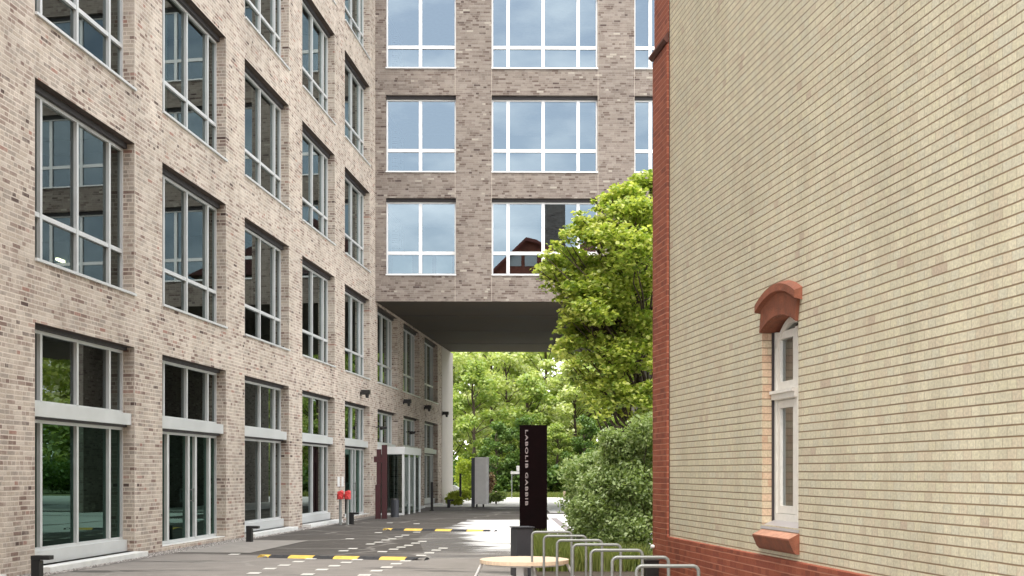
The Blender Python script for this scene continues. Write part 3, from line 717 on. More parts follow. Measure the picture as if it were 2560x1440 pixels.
# grey slatted advertising column
ax, ay = gp(1202, 1268)
ad = thing('display_column', 'tall pale grey ribbed display board on short dark feet beyond the passage', 'board', (ax, ay, 0), TH)
am = MB(); am.box(-.27, -.1, .14, .23, .12, 2.3)
for i in range(11): am.box(-.26 + i * .045, -.115, .16, -.235 + i * .045, -.1, 2.26)
am.build('ribbed_panel', mat('pale_grey_metal', (.66, .645, .62), .5, .1, var=.06), ad, weld=False)
MB().cyl((.27, 0, .14), (.27, 0, 2.3), .11, n=20).build('light_edge', M['white'], ad, smooth=True)
MB().box(-.43, -.09, .02, -.275, .11, 2.28).build('dark_side', M['anthracite'], ad, weld=False)
for x in (-.35, -.18, .12): MB().box(x - .04, -.08, 0, x + .04, .08, .14).build('foot', M['blackmetal'], ad, weld=False)

# ------------------------------------------------------------------ monolith sign
mx_, my_ = pz(1333.5, 25.4)
mo = thing('sign_monolith', 'tall dark red-brown sign slab with vertical silver lettering', 'sign', (mx_, my_, 0), TH - R(3))
MB().box(-.285, -.07, 0, .285, .07, 2.585).build('slab', M['corten'], mo, weld=False, bevel=.006)
def text_mesh(body, size, m, parent, loc, rot, name='lettering', ext=.004, sp=1.):
    cu = bpy.data.curves.new(name, 'FONT'); cu.body = body; cu.size = size; cu.extrude = ext; cu.align_x = 'LEFT'; cu.align_y = 'BOTTOM_BASELINE'; cu.space_character = sp; cu.offset = .003
    o = bpy.data.objects.new(name, cu); C.objects.link(o); bpy.context.view_layer.update()
    me = bpy.data.meshes.new_from_object(o.evaluated_get(bpy.context.evaluated_depsgraph_get())); bpy.data.objects.remove(o)
    ob = mkobj(name, me, m, parent); ob.location = loc; ob.rotation_euler = rot; return ob, me
# reads downwards: rotated a quarter turn clockwise on the slab's face
lt, lme = text_mesh('LABOLIB GABBIB', .13, M['letter'], mo, (0, 0, 0), (0, 0, 0), sp=1.22)
xs = [v.co.x for v in lme.vertices]; sc_l = 1.57 / (max(xs) - min(xs))
lt.scale = (sc_l, .62, 1)
lt.rotation_euler = (Matrix.Rotation(R(90), 4, 'X').to_3x3() @ Matrix.Rotation(R(-90), 4, 'Z').to_3x3()).to_euler()
lt.location = (-.165, -.0765, 2.49)

# ------------------------------------------------------------------ speed bumps
def bump_segment(name, L, m, parent, x, cap=0):
    mb = MB(); prof = [(-.17, 0), (-.14, .022), (-.07, .042), (0, .05), (.07, .042), (.14, .022), (.17, 0)]
    x0, x1 = x, x + L
    for i in range(len(prof) - 1):
        a, b = prof[i], prof[i + 1]
        ka = 1 if cap == 0 else .35
        if cap:
            xa, xb = (x0 + .12 * abs(a[0]) / .17 * 2, x1) if cap < 0 else (x0, x1 - .24 * abs(a[0]) / .17)
            xa2, xb2 = (x0 + .24 * abs(b[0]) / .17, x1) if cap < 0 else (x0, x1 - .24 * abs(b[0]) / .17)
            if cap < 0: xa = x0 + .24 * abs(a[0]) / .17
            mb.quad([(xa, a[0], a[1]), (xb, a[0], a[1]), (xb2, b[0], b[1]), (xa2, b[0], b[1])])
        else: mb.quad([(x0, a[0], a[1]), (x1, a[0], a[1]), (x1, b[0], b[1]), (x0, b[0], b[1])])
    mb.quad([(x0, p[0], p[1]) for p in prof]); mb.quad([(x1, p[0], p[1]) for p in prof[::-1]])
    if cap == 0:
        for q in (.28, .72):
            for yy in (-.09,): mb.cyl((x0 + L * q, yy, .036), (x0 + L * q, yy - .003, .042), .022, n=8)
    return mb.build(name, m, parent, weld=False)
def speed_bump(label, pL, pR, segs):
    a = Vector(gp(*pL)); b = Vector(gp(*pR)); d = b - a; t_ = thing('speed_bump', label, 'speed bump', (a.x, a.y, .001), math.atan2(d.y, d.x), 'yellow and black rubber speed bumps')
    tot = d.length; spx = pR[0] - pL[0]
    for i, (x0, x1, col) in enumerate(segs):
        u0, u1 = (x0 - pL[0]) / spx * tot, (x1 - pL[0]) / spx * tot
        cap = -1 if i == 0 else (1 if i == len(segs) - 1 else 0)
        nm = 'yellow_segment' if col == 'y' else 'black_segment'
        if cap: nm = 'yellow_end_cap' if col == 'y' else 'black_end_cap'
        bump_segment(nm, u1 - u0 - .006, M['yellow'] if col == 'y' else M['asphalt_black'], t_, u0, cap)
speed_bump('nearer yellow and black speed bump across the dry asphalt', (652, 1393), (1068, 1400),
    [(652, 680, 'y'), (680, 730, 'b'), (730, 792, 'y'), (792, 843, 'b'), (843, 904, 'y'), (904, 957, 'b'), (957, 1020, 'y'), (1020, 1068, 'b')])
speed_bump('farther yellow and black speed bump reaching onto the bright concrete', (962, 1325), (1240, 1329),
    [(962, 984, 'y'), (984, 1016, 'b'), (1016, 1060, 'y'), (1060, 1094, 'b'), (1094, 1134, 'y'), (1134, 1172, 'b'), (1172, 1212, 'y'), (1212, 1240, 'b')])

# painted tick marks: small white blocks in loose rows on the asphalt
ticks = [(260,808),(395,770),(522,740),(643,709),(753,684),(725,818),(848,778),(956,745),(1058,716),(1153,692),(1215,825),(1320,788),(1408,757),(1490,727),(1570,702),(1267,556),(1335,540),(1398,521),(1455,511),(1512,493),(1568,479),(1370,622),(1468,601),(1533,583),(1597,567),(1657,548),(1715,533),(1705,655),(1775,633),(1835,609),(1895,592),(1115,595),(1035,615),(1087,511),(1335,457),(1435,372),(1665,380),(1667,453),(90,645)]
tm = MB().box(-.095, -.14, 0, .095, .14, .004).mesh('paving_marker', weld=False)
tm.materials.append(mat('pale_marker_paint', (.62, .60, .55), .7, var=.1))
for i, (a, b) in enumerate(ticks):
    px, py = 560 + a / 3.459, 1200 + b / 3.459
    x, y = gp(px, py); o = link(bpy.data.objects.new('road_mark', tm)); o.location = (x, y, .0045 if px < 1120 else .0085); o.rotation_euler = (0, 0, TH)
    tag(o, 'small white rectangular mark in the broken rows on the asphalt around the speed bumps', 'road mark', 'small white marks on the asphalt')

# ------------------------------------------------------------------ round bench, litter bin
tx, ty = pz(1311, 16.9)
tb = thing('round_bench', 'round pale wooden bench with white legs at the bottom edge', 'bench', (tx, ty, 0), TH)
TR = 111 * 16.9 / F; hh = EYE - (1398 - HOR) * 16.9 / F
MB().cyl((0, 0, hh - .05), (0, 0, hh), TR, n=64).build('seat', M['wood'], tb, smooth=True)
MB().cyl((0, 0, hh - .075), (0, 0, hh - .051), TR * .9, n=48).build('seat_support', M['white'], tb, smooth=True)
MB().box(-.115, -TR * .75, 0, -.015, -TR * .75 + .1, hh - .076).build('leg', M['white'], tb, weld=False)
for s in (-1, 1):
    MB().cyl((s * (TR - .03), 0, hh - .052), (s * (TR + .14), 0, 0), .02, n=10).build('leg', M['white'], tb)
MB().box(-.05, TR * .7, 0, .05, TR * .7 + .1, hh - .076).build('leg', M['white'], tb, weld=False)
MB().cyl((0, 0, .0), (0, 0, .03), TR * .95, n=48).build('dark_disc', M['blackmetal'], tb, smooth=True)  # flat dark disc on the ground below the seat
lx, ly = pz(1305, 18.4)
lb_ = thing('litter_bin', 'square anthracite litter bin behind the round wooden bench', 'bin', (lx, ly, 0), TH + R(20))
MB().box(-.135, -.135, .04, .135, .135, .76).build('body', M['anthracite'], lb_, bevel=.008)
MB().box(-.15, -.15, .765, .15, .15, .785).build('lid', M['anthracite'], lb_, bevel=.005)
MB().box(-.1, -.1, 0, .1, .1, .04).build('foot', M['blackmetal'], lb_, weld=False)

# ------------------------------------------------------------------ bicycle stands
def hoop_mesh(wd, h, r=.016, rc=.05):
    pts = [(-wd / 2, 0)]; pts.append((-wd / 2, h - rc))
    for i in range(1, 6): a = math.pi - i * math.pi / 10; pts.append((-wd / 2 + rc + rc * math.cos(a), h - rc + rc * math.sin(a)))
    for i in range(0, 6): a = math.pi / 2 - i * math.pi / 10; pts.append((wd / 2 - rc + rc * math.cos(a), h - rc + rc * math.sin(a)))
    pts.append((wd / 2, 0))
    mb = MB(); n = 10; rings = []
    for i, p in enumerate(pts):
        a = Vector(pts[max(0, i - 1)]); b = Vector(pts[min(len(pts) - 1, i + 1)]); d = (b - a).normalized(); nn = Vector((-d.y, d.x))
        rings.append([(p[0] + nn.x * r * math.cos(2 * math.pi * k / n), r * math.sin(2 * math.pi * k / n), p[1] + nn.y * r * math.cos(2 * math.pi * k / n)) for k in range(n)])
    for i in range(len(rings) - 1):
        for k in range(n): mb.quad([rings[i][k], rings[i][(k + 1) % n], rings[i + 1][(k + 1) % n], rings[i + 1][k]])
    return mb
hoopd = [(1328, 103, 1332), (1358, 109, 1342), (1391, 116, 1353), (1430, 124, 1364), (1475, 133, 1378), (1528, 146, 1396), (1588, 162, 1418)]
hm_ = hoop_mesh(.53, .8).mesh('hoop', smooth=True); fm_ = None
labs = ['farthest steel bike hoop, its left leg crossing the wooden bench', 'second farthest steel bike hoop, in front of the dark sign foot', 'third farthest steel bike hoop, grass behind its left leg', 'middle steel bike hoop of the seven, before the grass bed',
        'third nearest steel bike hoop, its right leg under the shrub', 'second nearest steel bike hoop, reaching past the red corner', 'nearest steel bike hoop, in front of the red brick plinth']
first = None
for (px, wpx, py), lb in zip(hoopd, labs):
    z = (EYE - .79) * F / (py - HOR); x, y = pz(px + wpx / 2, z)
    if first is None:
        t_ = thing('bike_stand', lb, 'bike stand', (x, y, 0), TH, 'steel bicycle hoops in a row beside the yellow house')
        mkobj('hoop', hm_, M['steel'], t_)
        for s in (-1, 1): MB().box(s * .265 - .06, -.06, 0, s * .265 + .06, .06, .012).build('foot_plate', M['steel'], t_, weld=False)
        first = t_
    else: t_ = copy_tree(first); t_['label'] = lb; t_.location = (x, y, 0)
# ------------------------------------------------------------------ foliage machinery
rng = np.random.default_rng(11)
def leaf_mesh(name, cen, size, flat=.5, elong=1.5, spread=.3, seed=0):
    """cen: (n,3) leaf positions -> one mesh of small folded leaves"""
    g = np.random.default_rng(seed); n = len(cen)
    nrm = g.normal(size=(n, 3)); nrm[:, 2] = np.abs(nrm[:, 2]) + flat * 2; nrm /= np.linalg.norm(nrm, axis=1)[:, None]
    t = g.normal(size=(n, 3)); t -= (t * nrm).sum(1)[:, None] * nrm; t /= np.linalg.norm(t, axis=1)[:, None]
    b = np.cross(nrm, t); s = size * g.uniform(1 - spread, 1 + spread, n)[:, None]
    L_, W_ = t * s * elong * .5, b * s * .5
    fold = nrm * s * .12
    v = np.stack([cen - L_, cen - L_ * .1 + W_ + fold, cen + L_ * .45 + W_ * .62 + fold, cen + L_, cen + L_ * .35 - W_ * .7 + fold, cen - L_ * .15 - W_ + fold], 1).reshape(-1, 3)
    me = bpy.data.meshes.new(name); me.vertices.add(n * 6); me.vertices.foreach_set('co', v.astype(np.float32).ravel())
    me.loops.add(n * 6); me.loops.foreach_set('vertex_index', np.arange(n * 6, dtype=np.int32))
    me.polygons.add(n); me.polygons.foreach_set('loop_start', np.arange(0, n * 6, 6, dtype=np.int32)); me.polygons.foreach_set('loop_total', np.full(n, 6, dtype=np.int32))
    me.update(calc_edges=True); return me
def blob(c, r, n, g, shell=.55):
    d = g.normal(size=(n, 3)); d /= np.linalg.norm(d, axis=1)[:, None]
    rad = shell + (1 - shell) * g.random(n); rad = np.where(g.random(n) < .25, rad * g.random(n), rad)
    return np.array(c) + d * rad[:, None] * np.array(r)
def limb(mb, p0, p1, r0, r1, segs=4, wob=.12, g=rng, n=8):
    p0, p1 = Vector(p0), Vector(p1); L = (p1 - p0).length; prev = p0; pr = r0; pts = [p0]
    for i in range(1, segs + 1):
        q = p0.lerp(p1, i / segs)
        if i < segs: q = q + Vector(g.normal(size=3)) * wob * L / segs
        r = r0 + (r1 - r0) * i / segs
        mb.cyl(prev, q, pr, r, n=n, cap=False); prev = q; pr = r; pts.append(q)
    return pts

# ------------------------------------------------------------------ maple beside the corner
g = np.random.default_rng(5)
mz = 28.0; PM = F / mz
mxw = lambda px: (px - 1280) / PM            # lateral metres in camera frame
mhw = lambda py: EYE + (HOR - py) / PM
tX = mxw(1600)
maple = thing('maple_tree', 'yellow-green maple leaning out from behind the red brick corner', 'tree', (*cw(tX, mz), 0), TH)
cl = [(1600,455,.55),(1560,495,.5),(1520,505,.45),(1625,500,.6),(1590,540,.6),(1545,550,.55),(1500,560,.5),(1450,575,.35),(1620,570,.6),(1480,600,.55),(1430,620,.4),(1540,600,.6),(1590,620,.6),(1385,660,.28),(1440,655,.45),(1410,690,.35),(1490,650,.55),(1550,660,.6),(1610,660,.6),(1365,678,.18),
      (1440,710,.5),(1500,700,.55),(1400,725,.3),(1560,710,.6),(1615,715,.6),(1430,760,.4),(1470,755,.5),(1530,760,.6),(1590,765,.6),(1440,800,.35),(1490,805,.5),(1550,815,.55),(1610,815,.55),(1410,860,.3),(1425,735,.4),(1465,735,.5),(1510,735,.55),(1555,740,.6),(1600,745,.6),(1420,790,.4),(1465,785,.5),(1515,790,.55),(1570,795,.55),(1620,790,.6),(1415,825,.35),(1465,830,.45),(1520,840,.5),(1580,845,.5),(1625,845,.5),(1450,850,.35),(1500,860,.45),(1560,870,.45),(1615,865,.45),
      (1390,880,.2),(1470,900,.3),(1520,915,.35),(1570,930,.35),(1625,920,.35),(1490,950,.28),(1540,970,.3),(1600,985,.3),(1510,1010,.22),(1560,1030,.22),(1620,1040,.25)]
P = []; tips = []
def left_lim(py): return float(np.interp(py, [430, 470, 500, 560, 620, 680, 740, 800, 880, 950, 1040], [1600, 1560, 1505, 1440, 1395, 1352, 1402, 1418, 1400, 1450, 1495]))
for i in range(42):                          # low loose foliage
    py = g.uniform(860, 1050); px = g.uniform(left_lim(py) + 8, 1650)
    P.append(blob((mxw(px) - tX, g.uniform(-1.3, -.2), mhw(py)), (.3, .3, .16), int(g.uniform(40, 90)), g, .3))
for i in range(150):                         # loose sprigs along the outline
    py = g.uniform(440, 1040); px = left_lim(py) + g.uniform(-14, 26)
    c = (mxw(px) - tX, g.uniform(-.7, .7), mhw(py)); P.append(blob(c, (.20, .2, .07), int(g.uniform(10, 26)), g, .3))
    if i % 4 == 0: tips.append(c)
for px, py, r in cl:
    px = max(px, left_lim(py) + r * PM * .9)
    c = (mxw(px) - tX, g.uniform(-1.2, 1.2), mhw(py))
    tips.append(c); dens = 1 if py < 840 else .55
    P.append(blob(c, (r * 1.0, r * 1.2, r * .5), int(520 * r * 2.3 * dens), g, .3))
for i in range(46):                          # the hidden right side and the depth of the crown
    a = g.uniform(0, 2 * math.pi); hz = g.uniform(3.2, 8.3); rad = 2.1 * math.sqrt(max(.05, 1 - ((hz - 5.6) / 3.2) ** 2)) * g.uniform(.45, 1)
    c = (rad * math.cos(a) * .9 + (.3 if math.cos(a) > 0 else 0), rad * math.sin(a), hz)
    r = g.uniform(.4, .62)
    if c[0] + tX < mxw(left_lim(HOR - (c[2] - EYE) * PM)) + r * 1.1: continue
    tips.append(c); P.append(blob(c, (r * 1.1, r * 1.1, r * .65), int(800 * r), g, .3))
P = np.concatenate(P)
mkobj('crown', leaf_mesh('maple_crown', P, .088, flat=.45, elong=1.3, seed=2), M['leaf_maple'], maple)
tk = MB(); trunk = limb(tk, (0, 0, 0), (-.05, 0, 6.2), .12, .05, 8, .05, g, 10); limb(tk, trunk[-1], (.0, .1, 8.2), .05, .02, 4, .1, g, 6)
for c in tips:
    h0 = min(6.4, max(1.9, c[2] - 1.1 - abs(c[0]) * .3)); i = min(len(trunk) - 1, int(h0 / 6.2 * 8)); limb(tk, trunk[i], c, .035, .008, 4, .16, g, 5)
tk.build('trunk', M['bark'], maple, weld=False)

# shrub in front of the maple
g = np.random.default_rng(8)
sz = 21.5; SP = F / sz
sX = (1560 - 1280) / SP
shrub = thing('pale_shrub', 'large fine-leaved pale green shrub filling the corner beside the red pilaster', 'shrub', (*cw(sX, sz), 0), TH)
out_ = [(1640,1060,.3),(1600,1080,.35),(1560,1110,.35),(1520,1100,.25),(1625,1120,.4),(1580,1150,.4),(1530,1150,.4),(1490,1160,.3),(1620,1180,.4),(1570,1200,.45),(1510,1200,.4),(1475,1215,.28),(1630,1240,.4),(1585,1255,.45),(1530,1250,.45),(1480,1260,.35),(1450,1265,.25),(1620,1300,.4),(1570,1310,.45),(1510,1310,.42),(1465,1305,.3),(1445,1300,.2),(1600,1345,.35),(1540,1355,.38),(1490,1350,.3),(1455,1335,.18),(1615,1380,.25),(1560,1385,.25)]
P = []; st_ = MB()
for px, py, r in out_:
    c = ((px - 1280) / SP - sX, g.uniform(-.5, .5), EYE + (HOR - py) / SP)
    P.append(blob(c, (r * .95, r * 1.1, r * .85), int(900 * r * 4.2), g, .35))
    for k in range(3): limb(st_, (g.uniform(-.35, .45), g.uniform(-.3, .3), 0), (c[0] + g.uniform(-.2, .2), c[1], c[2] + r * .8), .014, .004, 4, .12, g, 4)
for k in range(16):
    a = g.uniform(0, 6.28); c = (math.cos(a) * .9 + .1, .6 + math.sin(a) * .8, g.uniform(.5, 2.2)); P.append(blob(c, (.4, .4, .35), 900, g, .35))
P = np.concatenate(P); P = P[P[:, 2] > .04]
mkobj('foliage', leaf_mesh('shrub_foliage', P, .038, flat=.1, elong=2.0, seed=4), M['leaf_shrub'], shrub); st_.build('stem', M['bark'], shrub, weld=False)
# pale silvery bush standing behind
g = np.random.default_rng(18)
s2 = thing('silver_shrub', 'slim silvery white flowering bush rising behind the pale shrub', 'shrub', (*pz(1612, 24.5), 0), TH)
P = np.concatenate([blob((g.uniform(-.15, .15), g.uniform(-.2, .2), h), (.22, .25, .22), 260, g, .3) for h in np.linspace(.6, 2.45, 9)])
mkobj('foliage', leaf_mesh('silver_foliage', P, .06, flat=.1, elong=1.5, seed=5), leaf_mat('silver_leaf', [(.25, .27, .18), (.42, .43, .33), (.6, .6, .5)], .3), s2)
q = MB(); [limb(q, (0, 0, 0), (g.uniform(-.15, .15), g.uniform(-.15, .15), 2.3), .015, .004, 5, .06, g, 4) for _ in range(4)]; q.build('stem', M['bark'], s2, weld=False)

# planting bed with grass
sheet('planting_bed', crect(.38, 17.2, 3.6, 25.6), .006, M['soil'])
def grass(name, area, n, h, m, label, lean=.25, seed=1, wd=.008):
    g = np.random.default_rng(seed); X0, z0, X1, z1 = area
    X = g.uniform(X0, X1, n); z = g.uniform(z0, z1, n); x = X * ct - z * st; y = X * st + z * ct
    hh_ = h * g.uniform(.45, 1.1, n); a = g.uniform(0, 6.28, n); ln = g.uniform(0, lean, n) * hh_
    p = np.stack([x, y, np.zeros(n) + .005], 1); tip = p + np.stack([np.cos(a) * ln * 1.8, np.sin(a) * ln * 1.8, hh_], 1); mid_ = p + np.stack([np.cos(a) * ln * .5, np.sin(a) * ln * .5, hh_ * .6], 1)
    wv = np.stack([-np.sin(a + 1), np.cos(a + 1), np.zeros(n)], 1) * wd
    v = np.stack([p - wv, p + wv, mid_ + wv, tip, mid_ - wv], 1).reshape(-1, 3)
    me = bpy.data.meshes.new(name); me.vertices.add(n * 5); me.vertices.foreach_set('co', v.astype(np.float32).ravel()); me.loops.add(n * 5); me.loops.foreach_set('vertex_index', np.arange(n * 5, dtype=np.int32))
    me.polygons.add(n); me.polygons.foreach_set('loop_start', np.arange(0, n * 5, 5, dtype=np.int32)); me.polygons.foreach_set('loop_total', np.full(n, 5, dtype=np.int32)); me.update(calc_edges=True)
    return tag(mkobj(name, me, m), label, 'grass', kind='stuff')
grass('bed_grass', (.4, 19.6, 2.2, 25.3), 16000, .42, M['grass'], 'green ornamental grass in the bed behind the bike hoops')
grass('verge_grass', (-8, 78.2, 14, 83.5), 14000, .3, M['grass'], 'rough grass verge along the far path', seed=3, wd=.02)
ub = thing('shade_box', 'black low box added for the dark shade at the foot of the red corner', 'box', (*pz(1627, 18.2), 0), RZ)  # box put in to fill the dark shaded gap beneath the shrub
MB().box(-.1, -.1, 0, .1, .1, .28).build('body', M['blackmetal'], ub, bevel=.01); MB().box(-.11, -.11, .28, .11, .11, .30).build('lid', M['blackmetal'], ub, weld=False)

# gravel strip along the facade
g = np.random.default_rng(21)
sheet('gravel_bed', [(FX + .0, Y0), (FX + .42, Y0), (FX + .42, 44.5), (FX + .0, 44.5)], .003, mat('gravel_bed_grit', (.17, .155, .14), .95, var=.4, scale=20, bmp=.6))
n = 9000; v = []; f = []
bases = np.array([[0, 0, 1], [1, 0, 0], [0, 1, 0], [-1, 0, 0], [0, -1, 0]], float); fc = [(0, 1, 2), (0, 2, 3), (0, 3, 4), (0, 4, 1)]
px_s = g.uniform(FX + .0, FX + .40, n); py_s = g.uniform(12, 40, n)
allv = np.empty((n, 5, 3)); 
for i in range(5):
    allv[:, i, :] = bases[i] * g.uniform(.010, .024, (n, 3))
allv[:, :, 0] += px_s[:, None]; allv[:, :, 1] += py_s[:, None]; allv[:, :, 2] += .004
me = bpy.data.meshes.new('gravel'); me.from_pydata(allv.reshape(-1, 3).tolist(), [], [tuple(a + 5 * i for a in t_) for i in range(n) for t_ in fc])
gmat, gn, gbb = new_mat('gravel_chips'); ge = N(gn, 'ShaderNodeNewGeometry'); gn.links.new(ramp(gn, ge.outputs['Random Per Island'], [(0, (.12, .11, .10)), (.5, (.28, .26, .24)), (1, (.5, .47, .44))]), gbb.inputs['Base Color']); gbb.inputs['Roughness'].default_value = .9
tag(mkobj('gravel', me, gmat), 'grey gravel strip along the foot of the brick facade', 'gravel', kind='stuff')
sheet('paved_apron', [(FX + .0, 23.6), (FX + 1.9, 23.6), (FX + 1.9, 28.0), (FX + 0, 28.0)], .0065, mat('apron_concrete', (.27, .25, .225), .85, var=.15, scale=3, bmp=.2))

# ------------------------------------------------------------------ woodland beyond the passage
def tree_meshes(seed, H, cr, base, n, leaf, flat=.3):
    g = np.random.default_rng(seed); P = []; mb = MB()
    tr = limb(mb, (0, 0, 0), (g.uniform(-.5, .5), g.uniform(-.5, .5), H * .82), .22, .07, 9, .06, g, 8)
    k = 34
    for i in range(k):
        hz = base + (H - base) * (i + .5) / k; t_ = (hz - base) / (H - base)
        rad = cr * (math.sin(math.pi * min(1, .12 + t_ * .92)) ** .6) * g.uniform(.35, 1.)
        a = g.uniform(0, 6.28); c = (rad * math.cos(a), rad * math.sin(a), hz + g.uniform(-.4, .4)); r = g.uniform(.7, 1.35) * cr / 3.4
        P.append(blob(c, (r, r, r * .62), int(n / k), g, .5))
        limb(mb, tr[min(9, max(1, int((hz - 1.2) / (H * .82) * 9)))], c, .055, .015, 3, .15, g, 5)
    return leaf_mesh('crown', np.concatenate(P), leaf, flat=flat, elong=1.4, seed=seed), mb.mesh('trunk', weld=False)
kinds = [tree_meshes(31, 15, 3.8, 2.2, 9000, .24), tree_meshes(32, 12, 3.2, 1.2, 8500, .22), tree_meshes(33, 17, 4.2, 3.2, 9500, .26), tree_meshes(34, 9, 2.6, .6, 7500, .2)]
for k in kinds: k[1].materials.append(M['bark'])
def tree(name, kind, X, z, m, label, cat='tree', s=1., group='trees of the wood beyond the passage', rot=0):
    t_ = thing(name, label, cat, (*cw(X, z), 0), rot, group); t_.scale = (s, s, s)
    me = kinds[kind][0]
    key = (kind, m.name)
    if key not in _tm:
        c = me.copy(); c.materials.clear(); c.materials.append(m); _tm[key] = c
    link(bpy.data.objects.new('crown', _tm[key]), t_); link(bpy.data.objects.new('trunk', kinds[kind][1]), t_)
    return t_
_tm = {}
A_, B2, C2 = M['leaf_wood_a'], M['leaf_wood_b'], M['leaf_wood_c']
woods = [(-2.6, 88, 1, B2, .8, 'mid green tree right behind the pale end pillar'), (-4.6, 92, 2, A_, .85, 'pale tree mostly hidden behind the end pillar'), (-.2, 95, 0, A_, .85, 'pale spring-green tree above the display board'),
    (-1.8, 102, 2, A_, 1, 'tall pale tree with bare lower trunk left of the sign slab'), (1.6, 90, 3, B2, .95, 'low bushy tree directly behind the sign slab'), (2.6, 99, 0, A_, .95, 'pale yellow-green tree right above the sign slab'),
    (4.6, 92, 1, A_, .85, 'pale tree seen between sign slab and shrub'), (6.2, 100, 2, B2, 1, 'mid green tall tree behind the maple crown'), (7.8, 90, 1, B2, .9, 'bushy tree behind the pale shrub top'), (10, 97, 0, C2, 1, 'dark tree behind the maple trunk'),
    (-7, 100, 0, B2, 1, 'tree hidden behind the office building end'), (12.8, 90, 2, B2, .9, 'tall tree hidden behind the yellow house corner'), (-.9, 84.5, 3, C2, .55, 'dark low tree at the verge behind the display board'), (.7, 85.5, 3, C2, .6, 'dark low tree at the verge left of the sign slab'),
    (3.1, 86, 3, B2, .55, 'low spreading tree at the verge right of the sign slab'), (5.3, 85, 3, C2, .6, 'dark low tree at the verge in front of the shrub gap'), (7.4, 84, 3, B2, .6, 'low green tree at the verge behind the big shrub')]
for i, (X, z, k, m, s, lb) in enumerate(woods): tree('woodland_tree', k, X, z, m, lb, s=s, rot=i * 1.7)
# far wooded mass
g = np.random.default_rng(44); P = []
for i in range(620):
    X = g.uniform(-26, 85); z = g.uniform(106, 122); h = g.uniform(.5, 17); P.append(blob((*cw(X, z), h), (2.4, 2.4, 1.9), 170, g, .5))
tag(mkobj('far_woodland', leaf_mesh('far_woodland', np.concatenate(P), .5, flat=.2, elong=1.3, seed=9), A_), 'dense pale green wood closing the view far behind the passage', 'woodland', kind='stuff')
g = np.random.default_rng(45); P = []
for i in range(230):
    X = g.uniform(-12, 45); z = g.uniform(83.5, 88); h = g.uniform(.2, 2.2) ; P.append(blob((*cw(X, z), h), (1.0, 1.0, .7), 150, g, .4))
tag(mkobj('undergrowth', leaf_mesh('undergrowth', np.concatenate(P), .2, flat=.2, elong=1.5, seed=10), C2), 'dark tangled undergrowth at the edge of the wood', 'undergrowth', kind='stuff')
# lime bushes beside the pillar
def bush(label, px, py, wd, h, m, leaf, n, seed, name='bush', grp='lime green bushes beyond the passage'):
    g = np.random.default_rng(seed); x, y = gp(px, py); t_ = thing(name, label, 'bush', (x, y, 0), TH, grp)
    P = [blob((g.uniform(-.35, .35) * wd, g.uniform(-.3, .3) * wd, h * g.uniform(.3, .75)), (wd * .28, wd * .28, h * .28), n // 12, g, .4) for _ in range(12)]
    P = np.concatenate(P); P = P[P[:, 2] > .03]; mkobj('foliage', leaf_mesh('foliage', P, leaf, flat=.2, elong=1.6, seed=seed), m, t_)
    mb = MB(); [limb(mb, (0, 0, 0), (g.uniform(-.3, .3) * wd, g.uniform(-.3, .3) * wd, h * .8), .02, .006, 4, .1, g, 5) for _ in range(7)]; mb.build('stem', M['bark'], t_, weld=False)
bush('tall lime green bush between end pillar and display board', 1172, 1250, 1.5, 2.6, M['leaf_lime'], .11, 3600, 61)
bush('low rounded yellow-green bush left of the display board', 1150, 1260, 1.2, .75, M['leaf_lime'], .07, 2600, 62)
bush('low rounded pale bush right of the display board', 1240, 1260, 1.0, .7, M['leaf_shrub'], .07, 2400, 63)
bush('low bush at the foot of the pale end pillar', 1136, 1264, .8, .45, M['leaf_lime'], .07, 2000, 64)
bush('small brown-red leaved bush beside the right edge of the display board', 1226, 1252, .7, 1.9, leaf_mat('copper_leaf', [(.05, .025, .02), (.14, .06, .04), (.45, .38, .2)], .3), .09, 1300, 65)
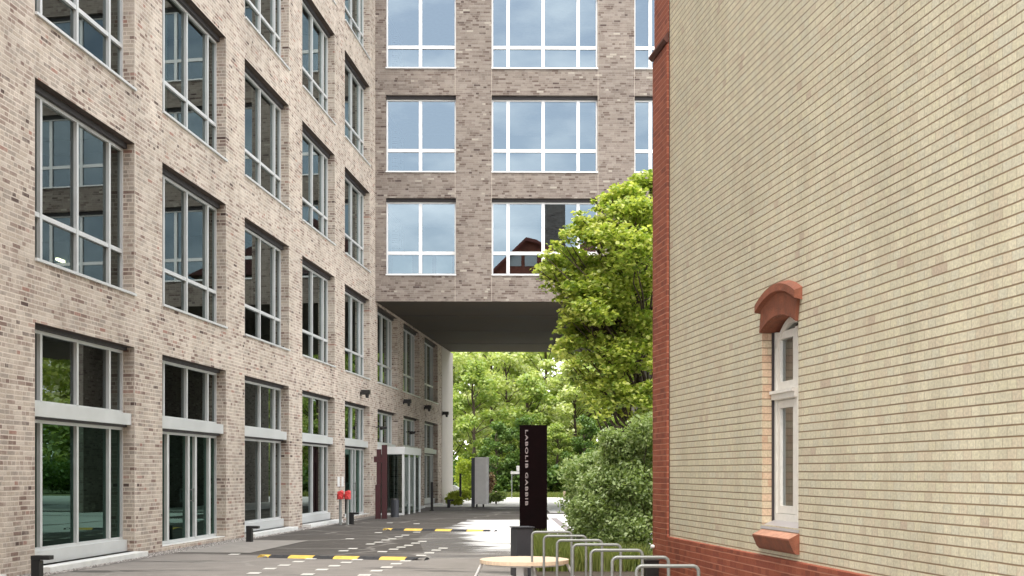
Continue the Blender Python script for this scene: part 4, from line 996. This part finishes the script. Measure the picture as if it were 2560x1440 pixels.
# short wooden stakes
stm = MB().box(-.06, -.04, 0, .06, .04, .52).mesh('stake', weld=False)
for i, (px, py, lb) in enumerate(((1240, 1250, 'short pale wooden stake right of the display board'), (1411, 1250, 'short pale wooden stake right of the sign slab'), (1466, 1250, 'short pale wooden stake at the left edge of the big shrub'))):
    x, y = gp(px, py); o = mkobj('wooden_stake', stm, M['wood']) if i == 0 else link(bpy.data.objects.new('wooden_stake', stm)); o.location = (x, y, 0); tag(o, lb, 'stake', 'short pale stakes along the verge')
# little traffic sign left of the slab
x, y = gp(1287, 1247); sg = thing('street_sign', 'small white street sign on a thin pole left of the dark slab', 'sign', (x, y, 0), TH)
MB().cyl((-.18, 0, 0), (-.18, 0, 1.72), .025, n=8).build('pole', M['steel'], sg); MB().box(-.25, -.03, 1.5, .28, -.01, 1.66).build('plate', M['white'], sg, weld=False); MB().box(.1, -.03, 1.68, .28, -.01, 2.0).build('side_plate', M['white'], sg, weld=False)
# parked car half hidden by the pillar
x, y = pz(1150, 66.3)
car = thing('parked_car', 'white car half hidden behind the pale end pillar', 'car', (x, y, 0), TH)
body = [(-4.2, .25), (-.25, .25), (-.02, .45), (-.04, .72), (-.25, .86), (-1.15, .98), (-1.95, 1.46), (-3.2, 1.5), (-4.05, 1.05), (-4.2, .8)]
cb = MB(); cb.prism(body[::-1], 0, 1.7); cb.build('body', M['carpaint'], car, bevel=.05)
wg = MB()
for yy in (-.006, 1.706): wg.quad([(-1.3, yy, .98), (-2.0, yy, 1.38), (-3.15, yy, 1.41), (-3.8, yy, 1.04)])
wg.quad([(-1.2, .12, 1.02), (-1.2, 1.58, 1.02), (-1.91, 1.5, 1.46), (-1.91, .2, 1.46)]); wg.build('car_window', M['blackmetal'], car, weld=False)
for xw in (-.85, -3.4):
    for yy in (-.02, 1.54):
        t_ = MB().cyl((xw, yy, .32), (xw, yy + .18, .32), .32, n=24).build('wheel', M['tyre'], car, smooth=True); MB().cyl((xw, yy - .005 if yy < 0 else yy + .185, .32), (xw, (yy - .002 if yy < 0 else yy + .182), .32), .2, n=18).build('rim', M['steel'], t_)
for yy in (.1, 1.35): MB().box(-.12, yy, .6, -.0, yy + .28, .74).build('headlight', M['white'], car, weld=False)
